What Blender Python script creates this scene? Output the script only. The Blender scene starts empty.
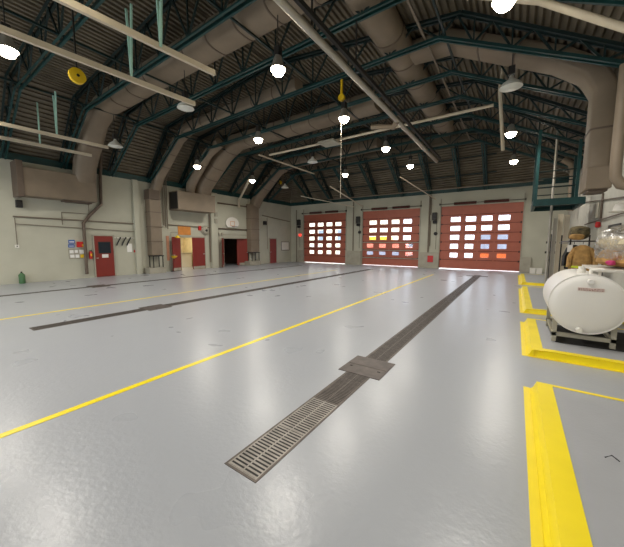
import bpy, math, random
from mathutils import Vector, Matrix
random.seed(7)
S = bpy.context.scene
COL = S.collection
R = math.radians

# ------------------------------------------------------------------ camera
cam = bpy.data.cameras.new('camera'); co = bpy.data.objects.new('camera', cam); COL.objects.link(co)
cam.sensor_fit = 'HORIZONTAL'; cam.sensor_width = 36.0; cam.lens = 36.0 * 299.0 / 624.0
cam.clip_start = 0.05; cam.clip_end = 300
yaw, pitch, roll = R(34.2), R(5.82), R(0.13)
fwd = Vector((-math.sin(yaw)*math.cos(pitch), math.cos(yaw)*math.cos(pitch), -math.sin(pitch)))
ri = Vector((math.cos(yaw), math.sin(yaw), 0)); up = ri.cross(fwd)
rr = math.cos(roll)*ri + math.sin(roll)*up; uu = -math.sin(roll)*ri + math.cos(roll)*up
M = Matrix((rr, uu, -fwd)).transposed().to_4x4(); M.translation = Vector((0, 0, 1.7))
co.matrix_world = M
S.camera = co

# ------------------------------------------------------------------ world, exposure
w = bpy.data.worlds.new('sky'); S.world = w; w.use_nodes = True
nt = w.node_tree; bg = nt.nodes['Background']
bg.inputs['Color'].default_value = (0.86, 0.93, 1.0, 1); bg.inputs['Strength'].default_value = 5.0
vs = S.view_settings; vs.view_transform = 'Standard'; vs.look = 'None'; vs.gamma = 1; vs.use_curve_mapping = False
vs.exposure = 0.05
LAMP_W = 260.0          # each high bay lamp
LAMP_COL = (1.0, 0.95, 0.87)

# ------------------------------------------------------------------ materials
MATS = {}
def mat(name, col, rough=0.6, metal=0.0, var=0.12, scale=3.0, bump=0.0, bscale=40.0, emit=None, estr=0.0, coat=0.0):
    if name in MATS: return MATS[name]
    m = bpy.data.materials.new(name); m.use_nodes = True; t = m.node_tree; b = t.nodes['Principled BSDF']
    b.inputs['Roughness'].default_value = rough; b.inputs['Metallic'].default_value = metal
    if coat: b.inputs['Coat Weight'].default_value = coat
    tc = t.nodes.new('ShaderNodeTexCoord')
    n = t.nodes.new('ShaderNodeTexNoise'); n.inputs['Scale'].default_value = scale; n.inputs['Detail'].default_value = 4
    t.links.new(tc.outputs['Object'], n.inputs['Vector'])
    r = t.nodes.new('ShaderNodeValToRGB')
    e = r.color_ramp.elements
    e[0].position = 0.3; e[1].position = 0.7
    e[0].color = tuple(c*(1-var) for c in col) + (1,); e[1].color = tuple(min(1, c*(1+var)) for c in col) + (1,)
    t.links.new(n.outputs['Fac'], r.inputs['Fac']); t.links.new(r.outputs['Color'], b.inputs['Base Color'])
    if bump:
        n2 = t.nodes.new('ShaderNodeTexNoise'); n2.inputs['Scale'].default_value = bscale; n2.inputs['Detail'].default_value = 3
        t.links.new(tc.outputs['Object'], n2.inputs['Vector'])
        bp = t.nodes.new('ShaderNodeBump'); bp.inputs['Strength'].default_value = bump; bp.inputs['Distance'].default_value = 0.01
        t.links.new(n2.outputs['Fac'], bp.inputs['Height']); t.links.new(bp.outputs['Normal'], b.inputs['Normal'])
    if emit:
        b.inputs['Emission Color'].default_value = emit + (1,); b.inputs['Emission Strength'].default_value = estr
    MATS[name] = m
    return m

def s2l(r, g, b):
    f = lambda c: (c/255/12.92) if c/255 <= 0.04045 else ((c/255+0.055)/1.055)**2.4
    return (f(r), f(g), f(b))

def floor_mat():
    m = bpy.data.materials.new('epoxy_floor'); m.use_nodes = True; t = m.node_tree; b = t.nodes['Principled BSDF']
    tc = t.nodes.new('ShaderNodeTexCoord')
    n = t.nodes.new('ShaderNodeTexNoise'); n.inputs['Scale'].default_value = 0.4; n.inputs['Detail'].default_value = 2; n.inputs['Roughness'].default_value = 0.5
    t.links.new(tc.outputs['Object'], n.inputs['Vector'])
    r = t.nodes.new('ShaderNodeValToRGB'); e = r.color_ramp.elements
    e[0].position = 0.0; e[1].position = 1.0
    e[0].color = s2l(158, 162, 169) + (1,); e[1].color = s2l(163, 166, 172) + (1,)
    t.links.new(n.outputs['Fac'], r.inputs['Fac']); t.links.new(r.outputs['Color'], b.inputs['Base Color'])
    n3 = t.nodes.new('ShaderNodeTexNoise'); n3.inputs['Scale'].default_value = 1.6; n3.inputs['Detail'].default_value = 2
    t.links.new(tc.outputs['Object'], n3.inputs['Vector'])
    mr = t.nodes.new('ShaderNodeMapRange'); mr.inputs['From Min'].default_value = 0.0; mr.inputs['From Max'].default_value = 1.0
    mr.inputs['To Min'].default_value = 0.25; mr.inputs['To Max'].default_value = 0.33
    t.links.new(n3.outputs['Fac'], mr.inputs['Value']); t.links.new(mr.outputs['Result'], b.inputs['Roughness'])
    n2 = t.nodes.new('ShaderNodeTexNoise'); n2.inputs['Scale'].default_value = 22; n2.inputs['Detail'].default_value = 3
    t.links.new(tc.outputs['Object'], n2.inputs['Vector'])
    bp = t.nodes.new('ShaderNodeBump'); bp.inputs['Strength'].default_value = 0.22; bp.inputs['Distance'].default_value = 0.01
    t.links.new(n2.outputs['Fac'], bp.inputs['Height']); t.links.new(bp.outputs['Normal'], b.inputs['Normal'])
    return m

def wall_mat():
    m = bpy.data.materials.new('painted_block'); m.use_nodes = True; t = m.node_tree; b = t.nodes['Principled BSDF']
    b.inputs['Roughness'].default_value = 0.75
    tc = t.nodes.new('ShaderNodeTexCoord')
    n = t.nodes.new('ShaderNodeTexNoise'); n.inputs['Scale'].default_value = 0.9; n.inputs['Detail'].default_value = 7
    t.links.new(tc.outputs['Object'], n.inputs['Vector'])
    r = t.nodes.new('ShaderNodeValToRGB'); e = r.color_ramp.elements
    e[0].position = 0.28; e[1].position = 0.72
    e[0].color = s2l(175, 173, 157) + (1,); e[1].color = s2l(189, 187, 170) + (1,)
    t.links.new(n.outputs['Fac'], r.inputs['Fac'])
    # poured joints: a shallow horizontal line every 0.61 m and streaks of dirt
    n2 = t.nodes.new('ShaderNodeTexNoise'); n2.inputs['Scale'].default_value = 30; n2.inputs['Detail'].default_value = 4
    t.links.new(tc.outputs['Object'], n2.inputs['Vector'])
    bp = t.nodes.new('ShaderNodeBump'); bp.inputs['Strength'].default_value = 0.25; bp.inputs['Distance'].default_value = 0.01
    t.links.new(n2.outputs['Fac'], bp.inputs['Height']); t.links.new(bp.outputs['Normal'], b.inputs['Normal'])
    t.links.new(r.outputs['Color'], b.inputs['Base Color'])
    return m

def glass_mat(name='pane_glass', tint=(0.95, 0.97, 1.0), gl=0.06):
    m = bpy.data.materials.new(name); m.use_nodes = True; t = m.node_tree
    t.nodes.remove(t.nodes['Principled BSDF']); out = t.nodes['Material Output']
    tr = t.nodes.new('ShaderNodeBsdfTransparent'); tr.inputs['Color'].default_value = tint + (1,)
    g = t.nodes.new('ShaderNodeBsdfGlossy'); g.inputs['Roughness'].default_value = 0.08
    mx = t.nodes.new('ShaderNodeMixShader'); mx.inputs['Fac'].default_value = gl
    t.links.new(tr.outputs[0], mx.inputs[1]); t.links.new(g.outputs[0], mx.inputs[2]); t.links.new(mx.outputs[0], out.inputs['Surface'])
    return m

def film_mat():
    m = bpy.data.materials.new('clear_plastic_film'); m.use_nodes = True; t = m.node_tree
    t.nodes.remove(t.nodes['Principled BSDF']); out = t.nodes['Material Output']
    tr = t.nodes.new('ShaderNodeBsdfTransparent'); tr.inputs['Color'].default_value = (0.93, 0.92, 0.9, 1)
    g = t.nodes.new('ShaderNodeBsdfGlossy'); g.inputs['Roughness'].default_value = 0.25
    d = t.nodes.new('ShaderNodeBsdfDiffuse'); d.inputs['Color'].default_value = (0.7, 0.68, 0.63, 1)
    a = t.nodes.new('ShaderNodeMixShader'); a.inputs['Fac'].default_value = 0.5
    n = t.nodes.new('ShaderNodeTexNoise'); n.inputs['Scale'].default_value = 14; n.inputs['Distortion'].default_value = 2
    mr = t.nodes.new('ShaderNodeMapRange'); mr.inputs['From Min'].default_value = 0.4; mr.inputs['From Max'].default_value = 0.7
    mr.inputs['To Min'].default_value = 0.15; mr.inputs['To Max'].default_value = 0.75
    t.links.new(n.outputs['Fac'], mr.inputs['Value'])
    mx = t.nodes.new('ShaderNodeMixShader')
    t.links.new(g.outputs[0], a.inputs[1]); t.links.new(d.outputs[0], a.inputs[2])
    t.links.new(mr.outputs['Result'], mx.inputs['Fac']); t.links.new(tr.outputs[0], mx.inputs[1]); t.links.new(a.outputs[0], mx.inputs[2])
    t.links.new(mx.outputs[0], out.inputs['Surface'])
    return m

FLOOR = floor_mat(); WALL = wall_mat(); GLASS = glass_mat(); FILM = film_mat()
DECK = mat('roof_deck_primer', s2l(104, 95, 80), 0.7, var=0.2, scale=1.5)
TEAL = mat('teal_steel', s2l(15, 58, 58), 0.45, var=0.25, scale=4)
TEAL_SHADED = mat('shaded_teal_steel', s2l(14, 38, 38), 0.5, var=0.25, scale=4)  # same teal steel made darker, truss shade put into the colour
MINT = mat('pale_teal_strut', s2l(172, 214, 200), 0.4, var=0.1)
DUCT = mat('duct_paint', s2l(126, 112, 95), 0.6, var=0.1, scale=2)
DUCTD = mat('duct_seam_paint', s2l(96, 82, 70), 0.6)
PIPE = mat('pipe_paint', s2l(118, 106, 92), 0.5)
RAIL = mat('beige_rail_paint', s2l(206, 194, 172), 0.45, var=0.06)
SILVER = mat('galvanised_tube', s2l(180, 175, 165), 0.45, 0.7, var=0.08)
REDDOOR = mat('brick_red_door_paint', s2l(168, 92, 72), 0.5, var=0.06)
REDMAN = mat('dark_red_door_paint', s2l(128, 40, 30), 0.45, var=0.06)
FRAME = mat('grey_beige_frame', s2l(160, 155, 140), 0.55)
DARK = mat('dark_metal', s2l(46, 44, 42), 0.5, 0.3)
BLACK = mat('black_plastic', s2l(22, 22, 24), 0.45)
BROWNST = mat('spring_rust_brown', s2l(74, 34, 28), 0.6, var=0.3, scale=12)
YEL = mat('yellow_floor_paint', s2l(242, 218, 18), 0.35, var=0.05, bump=0.1, bscale=30)
YELP = mat('yellow_plastic', s2l(228, 190, 30), 0.4)
WHITE = mat('white_paint', s2l(226, 222, 214), 0.4, var=0.03)
TANKW = mat('white_tank_paint', s2l(224, 221, 216), 0.35, var=0.02, scale=2)
PAPER = mat('white_paper', s2l(232, 230, 226), 0.8, var=0.02)
REDP = mat('red_paint', s2l(190, 30, 28), 0.4)
BLUEP = mat('blue_sign_paint', s2l(60, 100, 170), 0.5)
GRATE = mat('grate_steel', s2l(140, 135, 129), 0.42, 0.6, var=0.25, scale=9)
GRATED = mat('worn_grate_steel', s2l(92, 84, 78), 0.5, 0.5, var=0.3, scale=9)
PIT = mat('pit_black', s2l(18, 16, 15), 0.8)
CONC = mat('grey_concrete', s2l(150, 148, 140), 0.8, var=0.1, bump=0.2)
TAN = mat('tan_canvas', s2l(170, 132, 78), 0.85, var=0.35, scale=8, bump=0.4, bscale=25)
OLIVE = mat('dark_khaki_canvas', s2l(92, 82, 56), 0.85, var=0.75, scale=9, bump=0.4)
LIME = mat('lime_reflective_trim', s2l(206, 220, 50), 0.5)
ORANGE = mat('orange_sign', s2l(206, 134, 60), 0.6)
JOINT = mat('dark_joint_rubber', s2l(84, 40, 32), 0.9)
GREEN = mat('green_plastic', s2l(70, 110, 70), 0.5)
ROOMW = mat('cream_room_paint', s2l(210, 196, 160), 0.7)
LENS = mat('lamp_glow', (1, 1, 1), 0.4, emit=(1.0, 0.90, 0.70), estr=45)
LENSOFF = mat('unlit_lamp_lens', s2l(214, 214, 206), 0.4)

# ------------------------------------------------------------------ mesh builder
class MB:
    def __init__(s): s.v = []; s.f = []; s.m = []; s.mi = 0
    def box(s, x0, y0, z0, x1, y1, z1):
        o = len(s.v)
        s.v += [(x, y, z) for z in (z0, z1) for y in (y0, y1) for x in (x0, x1)]
        for q in ((0,2,3,1), (4,5,7,6), (0,1,5,4), (2,6,7,3), (0,4,6,2), (1,3,7,5)):
            s.f.append(tuple(o+i for i in q)); s.m.append(s.mi)
        return s
    def beam(s, p, q, w, h, side=(0, 1, 0)):
        p, q = Vector(p), Vector(q); d = (q-p).normalized()
        a = Vector(side); a = (a - d*a.dot(d))
        if a.length < 1e-4: a = d.orthogonal()
        a.normalize(); b = a.cross(d); o = len(s.v)
        for c in (p, q):
            for i, j in ((-1,-1), (1,-1), (1,1), (-1,1)): s.v.append(tuple(c + a*(i*w/2) + b*(j*h/2)))
        for k in ((0,1,2,3), (7,6,5,4), (0,4,5,1), (1,5,6,2), (2,6,7,3), (3,7,4,0)):
            s.f.append(tuple(o+i for i in k)); s.m.append(s.mi)
        return s
    def sweep(s, pts, prof, side=(0, 1, 0), caps=True):
        """closed 2D profile (a, b): a along side, b along side x tangent"""
        pts = [Vector(p) for p in pts]; a0 = Vector(side); n = len(prof); o = len(s.v)
        for i, p in enumerate(pts):
            t0 = (pts[i]-pts[i-1]).normalized() if i else None
            t1 = (pts[i+1]-pts[i]).normalized() if i < len(pts)-1 else None
            t = (t0 or t1) if (t0 is None or t1 is None) else (t0+t1).normalized()
            a = a0 - t*a0.dot(t)
            if a.length < 1e-3: a = t.orthogonal()
            a.normalize(); b = a.cross(t)
            k = 1.0
            if t0 is not None and t1 is not None: k = 1/max(0.5, math.sqrt(max(0.05, (1+t0.dot(t1))/2)))
            ta = abs((t1 or t).dot(a0))
            for (u, v_) in prof: s.v.append(tuple(p + a*u + b*(v_*(k if ta < 0.01 else 1))))
        for i in range(len(pts)-1):
            for j in range(n):
                s.f.append((o+i*n+j, o+i*n+(j+1) % n, o+(i+1)*n+(j+1) % n, o+(i+1)*n+j)); s.m.append(s.mi)
        if caps:
            s.f.append(tuple(o+j for j in range(n-1, -1, -1))); s.m.append(s.mi)
            s.f.append(tuple(o+(len(pts)-1)*n+j for j in range(n))); s.m.append(s.mi)
        return s
    def tube(s, pts, r, n=10, side=(0.12, 0.98, 0.15)):
        return s.sweep(pts, [(r*math.cos(2*math.pi*j/n), r*math.sin(2*math.pi*j/n)) for j in range(n)], side)
    def lathe(s, prof, c=(0, 0, 0), axis='Z', n=20):
        """prof: (radius, height) list; open ends are closed where radius is 0"""
        o = len(s.v); c = Vector(c)
        for (r, h) in prof:
            for j in range(n):
                u, v_ = r*math.cos(2*math.pi*j/n), r*math.sin(2*math.pi*j/n)
                s.v.append(tuple(c + Vector({'Z': (u, v_, h), 'Y': (u, h, v_), 'X': (h, u, v_)}[axis])))
        for i in range(len(prof)-1):
            for j in range(n):
                s.f.append((o+i*n+j, o+i*n+(j+1) % n, o+(i+1)*n+(j+1) % n, o+(i+1)*n+j)); s.m.append(s.mi)
        s.f.append(tuple(o+j for j in range(n-1, -1, -1))); s.m.append(s.mi)
        s.f.append(tuple(o+(len(prof)-1)*n+j for j in range(n))); s.m.append(s.mi)
        return s
    def prism(s, poly, y0, y1, axis='Y'):
        """poly in (x,z) extruded along Y, or (y,z) extruded along X, or (x,y) along Z"""
        o = len(s.v); n = len(poly)
        f = {'Y': lambda p, h: (p[0], h, p[1]), 'X': lambda p, h: (h, p[0], p[1]), 'Z': lambda p, h: (p[0], p[1], h)}[axis]
        for h in (y0, y1): s.v += [f(p, h) for p in poly]
        for j in range(n): s.f.append((o+j, o+(j+1) % n, o+n+(j+1) % n, o+n+j)); s.m.append(s.mi)
        s.f.append(tuple(o+j for j in range(n-1, -1, -1))); s.m.append(s.mi)
        s.f.append(tuple(o+n+j for j in range(n))); s.m.append(s.mi)
        return s
    def quad(s, a, b, c, d):
        o = len(s.v); s.v += [a, b, c, d]; s.f.append((o, o+1, o+2, o+3)); s.m.append(s.mi); return s
    def build(s, name, mats, parent=None, smooth=False, bevel=0.0, org=None):
        me = bpy.data.meshes.new(name)
        if org is None and parent is not None: org = parent.location
        vv = s.v
        if org is None:
            xs = [v[0] for v in vv]; ys = [v[1] for v in vv]; zs = [v[2] for v in vv]
            org = ((min(xs)+max(xs))/2, (min(ys)+max(ys))/2, min(zs))
            # top level: origin at the thing's base
        if parent is None:
            loc = Vector(org); pv = [(v[0]-loc.x, v[1]-loc.y, v[2]-loc.z) for v in vv]
        else:
            # coordinates given in the world; the top-level parent has no rotation while it is being built
            wl = wloc(parent); loc = Vector((0, 0, 0)); pv = [(v[0]-wl.x, v[1]-wl.y, v[2]-wl.z) for v in vv]
        me.from_pydata(pv, [], s.f)
        if not isinstance(mats, (list, tuple)): mats = [mats]
        for m in mats: me.materials.append(m)
        for p, k in zip(me.polygons, s.m):
            p.material_index = min(k, len(mats)-1); p.use_smooth = smooth
        import bmesh
        bm = bmesh.new(); bm.from_mesh(me); bmesh.ops.recalc_face_normals(bm, faces=bm.faces); bm.to_mesh(me); bm.free()
        if smooth:
            me.set_sharp_from_angle(angle=R(40))
        o = bpy.data.objects.new(name, me); COL.objects.link(o)
        o.location = loc
        if parent is not None: o.parent = parent
        if bevel:
            b = o.modifiers.new('bevel', 'BEVEL'); b.width = bevel; b.segments = 2; b.limit_method = 'ANGLE'
        return o

def wloc(o):
    v = Vector(o.location)
    while o.parent: o = o.parent; v = v + o.location
    return v
def tag(o, label, cat, group=None):
    o['label'] = label; o['category'] = cat
    if group: o['group'] = group
    return o
def thing(name, loc, label, cat, group=None):
    o = bpy.data.objects.new(name, None); COL.objects.link(o); o.location = loc; o.empty_display_size = 0.2
    return tag(o, label, cat, group)
def struct(o): o['kind'] = 'structure'; return o
def dup(root, loc, label, group=None, rz=0.0):
    r = root.copy(); COL.objects.link(r); r.location = loc; r.rotation_euler = (0, 0, rz); r['label'] = label
    if group: r['group'] = group
    for ch in list(root.children):
        c = ch.copy(); COL.objects.link(c); c.parent = r
        for g in list(ch.children):
            d = g.copy(); COL.objects.link(d); d.parent = c
    return r
ORD = ['first', 'second', 'third', 'fourth', 'fifth', 'sixth', 'seventh', 'eighth', 'ninth', 'tenth', 'eleventh', 'twelfth', 'thirteenth', 'fourteenth', 'fifteenth', 'sixteenth']

LX, RX, DY, BY = -17.0, 2.25, 21.6, -7.5        # left wall, right wall, garage door wall, rear wall
EZ = 5.0                                         # top of the walls

# ================================================================== STRUCTURE
f = MB()
f.box(LX-6, BY-0.3, -0.25, RX+0.3, DY+0.35, 0.0)
floor = struct(f.build('floor', FLOOR))
# ---- left wall with openings: man door, opening 1, opening 2, far red door
def wall_with_holes_x(name, x0, x1, ya, yb, zt, holes):
    m = MB(); y = ya
    for (a, b, z) in holes:
        m.box(x0, y, 0, x1, a, zt); m.box(x0, a, z, x1, b, zt); y = b
    m.box(x0, y, 0, x1, yb, zt)
    return struct(m.build(name, WALL))
OP1 = (10.66, 12.41, 2.04); OP2 = (13.95, 16.25, 2.02)
wall_with_holes_x('wall_left', LX-0.3, LX, BY, DY+0.3, EZ, [OP1, OP2])
# ---- right wall
struct(MB().box(RX, BY, 0, RX+0.3, DY+0.3, EZ+0.1).build('wall_right', mat('right_wall_paint', s2l(188, 186, 176), 0.75, var=0.08, bump=0.2)))
m = MB(); x = LX-0.3
for a_, b_ in ((-15.5, -11.4), (-9.9, -5.7)):  # two openings added in the unseen rear wall to let skylight in
    m.box(x, BY-0.3, 0, a_, BY, EZ); m.box(a_, BY-0.3, 4.1, b_, BY, EZ); x = b_
m.box(x, BY-0.3, 0, RX+0.3, BY, EZ)
struct(m.build('wall_rear', WALL))
# ---- garage door wall
DOORS = [(-15.58, -11.34), (-9.96, -5.58), (-4.31, 0.28)]
DZ = 4.12
m = MB(); x = LX-0.3
for a, b in DOORS:
    m.box(x, DY, 0, a, DY+0.3, EZ); m.box(a, DY, DZ, b, DY+0.3, EZ); x = b
m.box(x, DY, 0, RX+0.3, DY+0.3, EZ)
struct(m.build('wall_far', WALL))
# ---- pale pilasters along the left wall
for k, (a, b) in enumerate([(12.85, 13.38), (16.32, 16.42), (8.0, 8.25)]):
    struct(MB().box(LX-0.05, a, 0, LX+0.18, b, EZ).build('trim_%d' % (k+1), WALL))
# ---- ribbed steel roof deck: four slopes between the walls and the flat crown
def deck_strip(mb, e0, e1, t0, t1, pitch=0.17, depth=0.075):
    """ribs run parallel to e0-e1; strip climbs from edge e0..e1 to edge t0..t1"""
    e0, e1, t0, t1 = map(Vector, (e0, e1, t0, t1))
    nrm = (e1-e0).cross(t0-e0).normalized()
    if nrm.z < 0: nrm = -nrm
    L = ((t0+t1)/2-(e0+e1)/2).length; n = max(2, int(L/pitch)); rows = []
    for i in range(n):
        for fr, h in ((0.0, 0), (0.42, 0), (0.5, depth), (0.92, depth)):
            s = (i+fr)/n; rows.append((e0.lerp(t0, s)+nrm*h, e1.lerp(t1, s)+nrm*h))
    rows.append((t0, t1)); o = len(mb.v)
    for a, b in rows: mb.v += [tuple(a), tuple(b)]
    for i in range(len(rows)-1):
        mb.f.append((o+2*i, o+2*i+1, o+2*i+3, o+2*i+2)); mb.m.append(0)
KX0, KX1, KY1, KY0 = -14.95, -1.45, 19.45, -5.3
KZ = 7.62; CZ = 8.4; CX = -8.0
A = (LX-0.25, BY, 5.12); B_ = (LX-0.25, DY+0.25, 5.12); C_ = (RX+0.3, DY+0.25, 5.2); D_ = (RX+0.3, BY, 5.2)
a = (KX0, KY0, KZ); b = (KX0, KY1, KZ); c = (KX1, KY1, KZ); d = (KX1, KY0, KZ)
r0 = (CX, KY0, CZ); r1 = (CX, KY1-0.1, CZ)
mb = MB()
deck_strip(mb, A, B_, a, b); deck_strip(mb, D_, C_, d, c)
deck_strip(mb, B_, C_, b, c); deck_strip(mb, A, D_, a, d)
deck_strip(mb, a, b, r0, r1); deck_strip(mb, d, c, r0, r1)
ceil = struct(mb.build('ceiling', DECK))
# closed skin added just above the ribs to block light through deck seams
mb = MB()
def up(p, dz=0.13, gx=1.03): return (CX+(p[0]-CX)*gx, 6.0+(p[1]-6.0)*gx, p[2]+dz)
P = [up(q) for q in (A, B_, C_, D_, a, b, c, d, (CX, KY0, CZ), (CX, KY1, CZ))]
mb.v = P; mb.f = [(0, 1, 5, 4), (1, 2, 6, 5), (2, 3, 7, 6), (3, 0, 4, 7), (4, 5, 9, 8), (6, 7, 8, 9), (5, 6, 9), (7, 4, 8)]; mb.m = [0]*8
sk = struct(mb.build('trim_10', DECK))
so = sk.modifiers.new('thickness', 'SOLIDIFY'); so.thickness = 0.05; so.offset = 1
struct(MB().prism([(KX0-0.1, KZ-0.05), (KX1+0.1, KZ-0.05), (CX, CZ+0.1)], KY1-0.02, KY1+0.1).build('trim_11', DECK))
# ---- teal eave beams over the walls
struct(MB().box(LX-0.28, BY, EZ, LX+0.02, DY+0.25, EZ+0.28).build('trim_4', TEAL))
struct(MB().box(LX+0.02, DY+0.02, EZ, RX, DY+0.28, EZ+0.28).build('trim_5', TEAL))
struct(MB().box(RX, BY, EZ+0.1, RX+0.25, DY+0.25, EZ+0.32).build('trim_6', TEAL))

# ---- rooms behind the two openings
m = MB()
m.box(LX-3.2, 9.6, 0.0, LX-3.1, 12.9, 2.6); m.box(LX-3.2, 9.5, 0, LX-0.3, 9.6, 2.6); m.box(LX-3.2, 12.9, 0, LX-0.3, 13.0, 2.6); m.box(LX-3.2, 9.5, 2.6, LX-0.3, 13.0, 2.7)
struct(m.build('wall_office', ROOMW))
m = MB()
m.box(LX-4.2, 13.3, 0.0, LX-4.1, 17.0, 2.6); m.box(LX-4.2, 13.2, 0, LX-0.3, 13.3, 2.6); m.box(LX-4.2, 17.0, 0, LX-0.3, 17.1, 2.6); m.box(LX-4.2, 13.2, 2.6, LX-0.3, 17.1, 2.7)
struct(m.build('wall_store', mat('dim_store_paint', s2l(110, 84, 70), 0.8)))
L = bpy.data.lights.new('office_ceiling_light', 'AREA'); L.energy = 45; L.size = 1.2; L.color = (1, .88, .62)
lo = bpy.data.objects.new('office_ceiling_light', L); COL.objects.link(lo); lo.location = (LX-1.6, 11.4, 2.53)
office_panel = (LX-1.6, 11.4)

o = MB().box(office_panel[0]-0.62, office_panel[1]-0.62, 2.55, office_panel[0]+0.62, office_panel[1]+0.62, 2.599).build('ceiling_light', mat('office_light_panel', (1, 1, 1), 0.5, emit=(1, .88, .62), estr=3.0))
tag(o, 'square ceiling light panel inside the lit room behind the open doors', 'ceiling light')
# ---- outdoor apron
struct(MB().box(-60, DY+0.35, -0.3, 40, 90, -0.02).build('ground', mat('bright_apron', s2l(205, 203, 198), 0.8)))

# ================================================================== FLOOR MARKINGS AND DRAINS
def stripe(x, w_, y0, y1, label):
    o = MB().box(x-w_/2, y0, 0.0, x+w_/2, y1, 0.003).build('lane_line', YEL); tag(o, label, 'floor line', 'yellow lane lines on the bay floor')
stripe(-3.66, 0.085, -2.5, 17.2, 'bold yellow lane line running towards the pier between the middle and right garage doors')
stripe(-9.33, 0.085, -2.5, 16.6, 'faint thinner yellow lane line left of the middle drain')

def grate_mesh(y0, y1, x0, x1, pitch):
    m = MB(); m.box(x0, y0, -0.03, x0+0.012, y1, 0.004); m.box(x1-0.012, y0, -0.03, x1, y1, 0.004)
    xm = (x0+x1)/2; m.box(xm-0.006, y0, -0.03, xm+0.006, y1, 0.005)
    m.box(x0+.012, y0, -0.03, x1-.012, y0+0.006, 0.0045)
    n = int((y1-y0)/pitch)
    for i in range(n):
        yy = y0+(i+0.5)*(y1-y0)/n; m.box(x0+0.012, yy-pitch*0.27, -0.03, xm-0.006, yy+pitch*0.27, 0.004); m.box(xm+0.006, yy-pitch*0.27, -0.03, x1-0.012, yy+pitch*0.27, 0.004)
    return m
# the trench bodies
GL = 0.6
def drain(xc, y0, ysump, y1, where, near_light=2, w_=0.30, stepk=1):
    t = thing('trench_drain', (xc, y0, 0), 'long dark trench drain frame %s' % where, 'drain')
    m = MB(); x0, x1 = xc-w_/2, xc+w_/2
    m.box(x0-0.018, y0-0.02, 0, x0, y1, 0.0035); m.box(x1, y0-0.02, 0, x1+0.018, y1, 0.0035); m.box(x0, y0-0.02, 0, x1, y0, 0.0035)
    m.build('frame', GRATED, t)
    MB().box(x0, y0, 0, x1, y1, 0.0012).build('channel', PIT, t)
    y = y0; k = 0; first = {}
    while y < y1-0.05:
        if ysump and abs(y-(ysump-0.3)) < 0.02: y = ysump+0.30
        e = min(y+GL, y1)
        if ysump and y < ysump-0.3 < e+0.15: e = ysump-0.3
        fine = k >= near_light
        lab = ('light steel grate with open bars %s' % where) if not fine else 'dark worn steel grate %s' % where
        key = (fine, round(e-y, 2))
        if key not in first:
            mm = grate_mesh(y, e, x0, x1, 0.034 if not fine else 0.03)
            mm.v = [(v[0], v[1], v[2]*0.6 if v[2] > 0 else 0.0013) for v in mm.v]
            o = mm.build('drain_grate', GRATE if not fine else GRATED, org=(xc, y, 0)); first[key] = o
        else:
            o = first[key].copy(); COL.objects.link(o); o.location = (xc, y, 0)
        tag(o, lab, 'drain grate', ('near grates ' if not fine else 'worn grates ')+where); k += 1; y = e
    if ysump:
        m = MB().box(xc-0.29, ysump-0.3, 0, xc+0.29, ysump+0.3, 0.007)
        o = m.build('sump_cover', mat('rust_brown_plate', s2l(88, 80, 76), 0.5, 0.4, var=0.3, scale=7)); tag(o, 'square rusty steel plate covering the sump %s' % where, 'drain cover')
        MB().box(xc-0.27, ysump-0.014, 0.007, xc+0.27, ysump-0.008, 0.010).build('seam', GRATED, o)
        for q in (-1, 1): MB().box(xc+q*0.2-0.02, ysump-0.1, 0.007, xc+q*0.2+0.02, ysump-0.08, 0.010).build('lift_slot', PIT, o)
drain(-1.6, 1.42, 3.72, 18.2, 'of the foreground drain right of the bold line')
drain(-7.78, 1.66, 4.1, 18.3, 'of the middle drain between the two lane lines', near_light=0)
drain(-13.45, -1.0, None, 18.4, 'of the far drain beside the red door wall', near_light=0, w_=0.22)
for i, (xx, yy) in enumerate(((-1.6, 17.7),)):
    tag(MB().box(xx-0.5, yy-0.25, 0, xx+0.5, yy+0.15, 0.008).build('sump_cover', GRATED), 'dark steel plate across the far end of the foreground drain before the right garage door', 'drain cover')
tag(MB().box(-13.8, 4.6, 0, -13.1, 5.2, 0.007).build('sump_cover', GRATED), 'dark steel plate in the drain close to the wall with notice board', 'drain cover')

# ---- raised pads along the right wall
PADG = mat('grey_pad_paint', s2l(156, 158, 163), 0.4, var=0.04, bump=0.15)
def pad(y0, y1, label):
    t = thing('raised_pad', (1.2, (y0+y1)/2, 0), label, 'floor pad', None)
    x0 = 0.17; H = 0.10
    MB().box(x0+0.15, y0+0.10, 0, RX-0.01, y1-0.02, H).build('slab', PADG, t)
    m = MB()
    # floor stripe, sloping cove, top stripe (left side and front side), thin stripe on the far edge
    m.box(x0, y0, 0, x0+0.06, y1, 0.004)
    m.prism([(x0+0.06, 0), (x0+0.15, 0), (x0+0.15, H), (x0+0.12, H), (x0+0.09, 0.03)], y0+0.04, y1-0.02)
    m.box(x0+0.12, y0+0.06, H, x0+0.26, y1-0.02, H+0.004)
    m.box(x0+0.06, y0, 0, RX-.01, y0+0.05, 0.004)
    m.prism([(y0+0.05, 0), (y0+0.10, 0), (y0+0.10, H), (y0+0.085, H)], x0+0.12, RX-.01, 'X')
    m.box(x0+0.26, y0+0.07, H, RX-.01, y0+0.20, H+0.004)
    m.box(x0+0.26, y1-0.07, H, RX-.01, y1-0.02, H+0.004)
    m.build('yellow_edging', YEL, t)
    return t
pad(-2.5, 4.25, 'grey raised floor pad with broad yellow edge in the right foreground corner')
pad(5.46, 7.85, 'grey raised floor pad with yellow edge carrying the white tank')
pad(8.88, 13.7, 'grey raised pad with yellow edge just behind the white tank pad')
pad(15.0, 19.4, 'farthest small raised pad with yellow edge near the right garage door')

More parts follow.
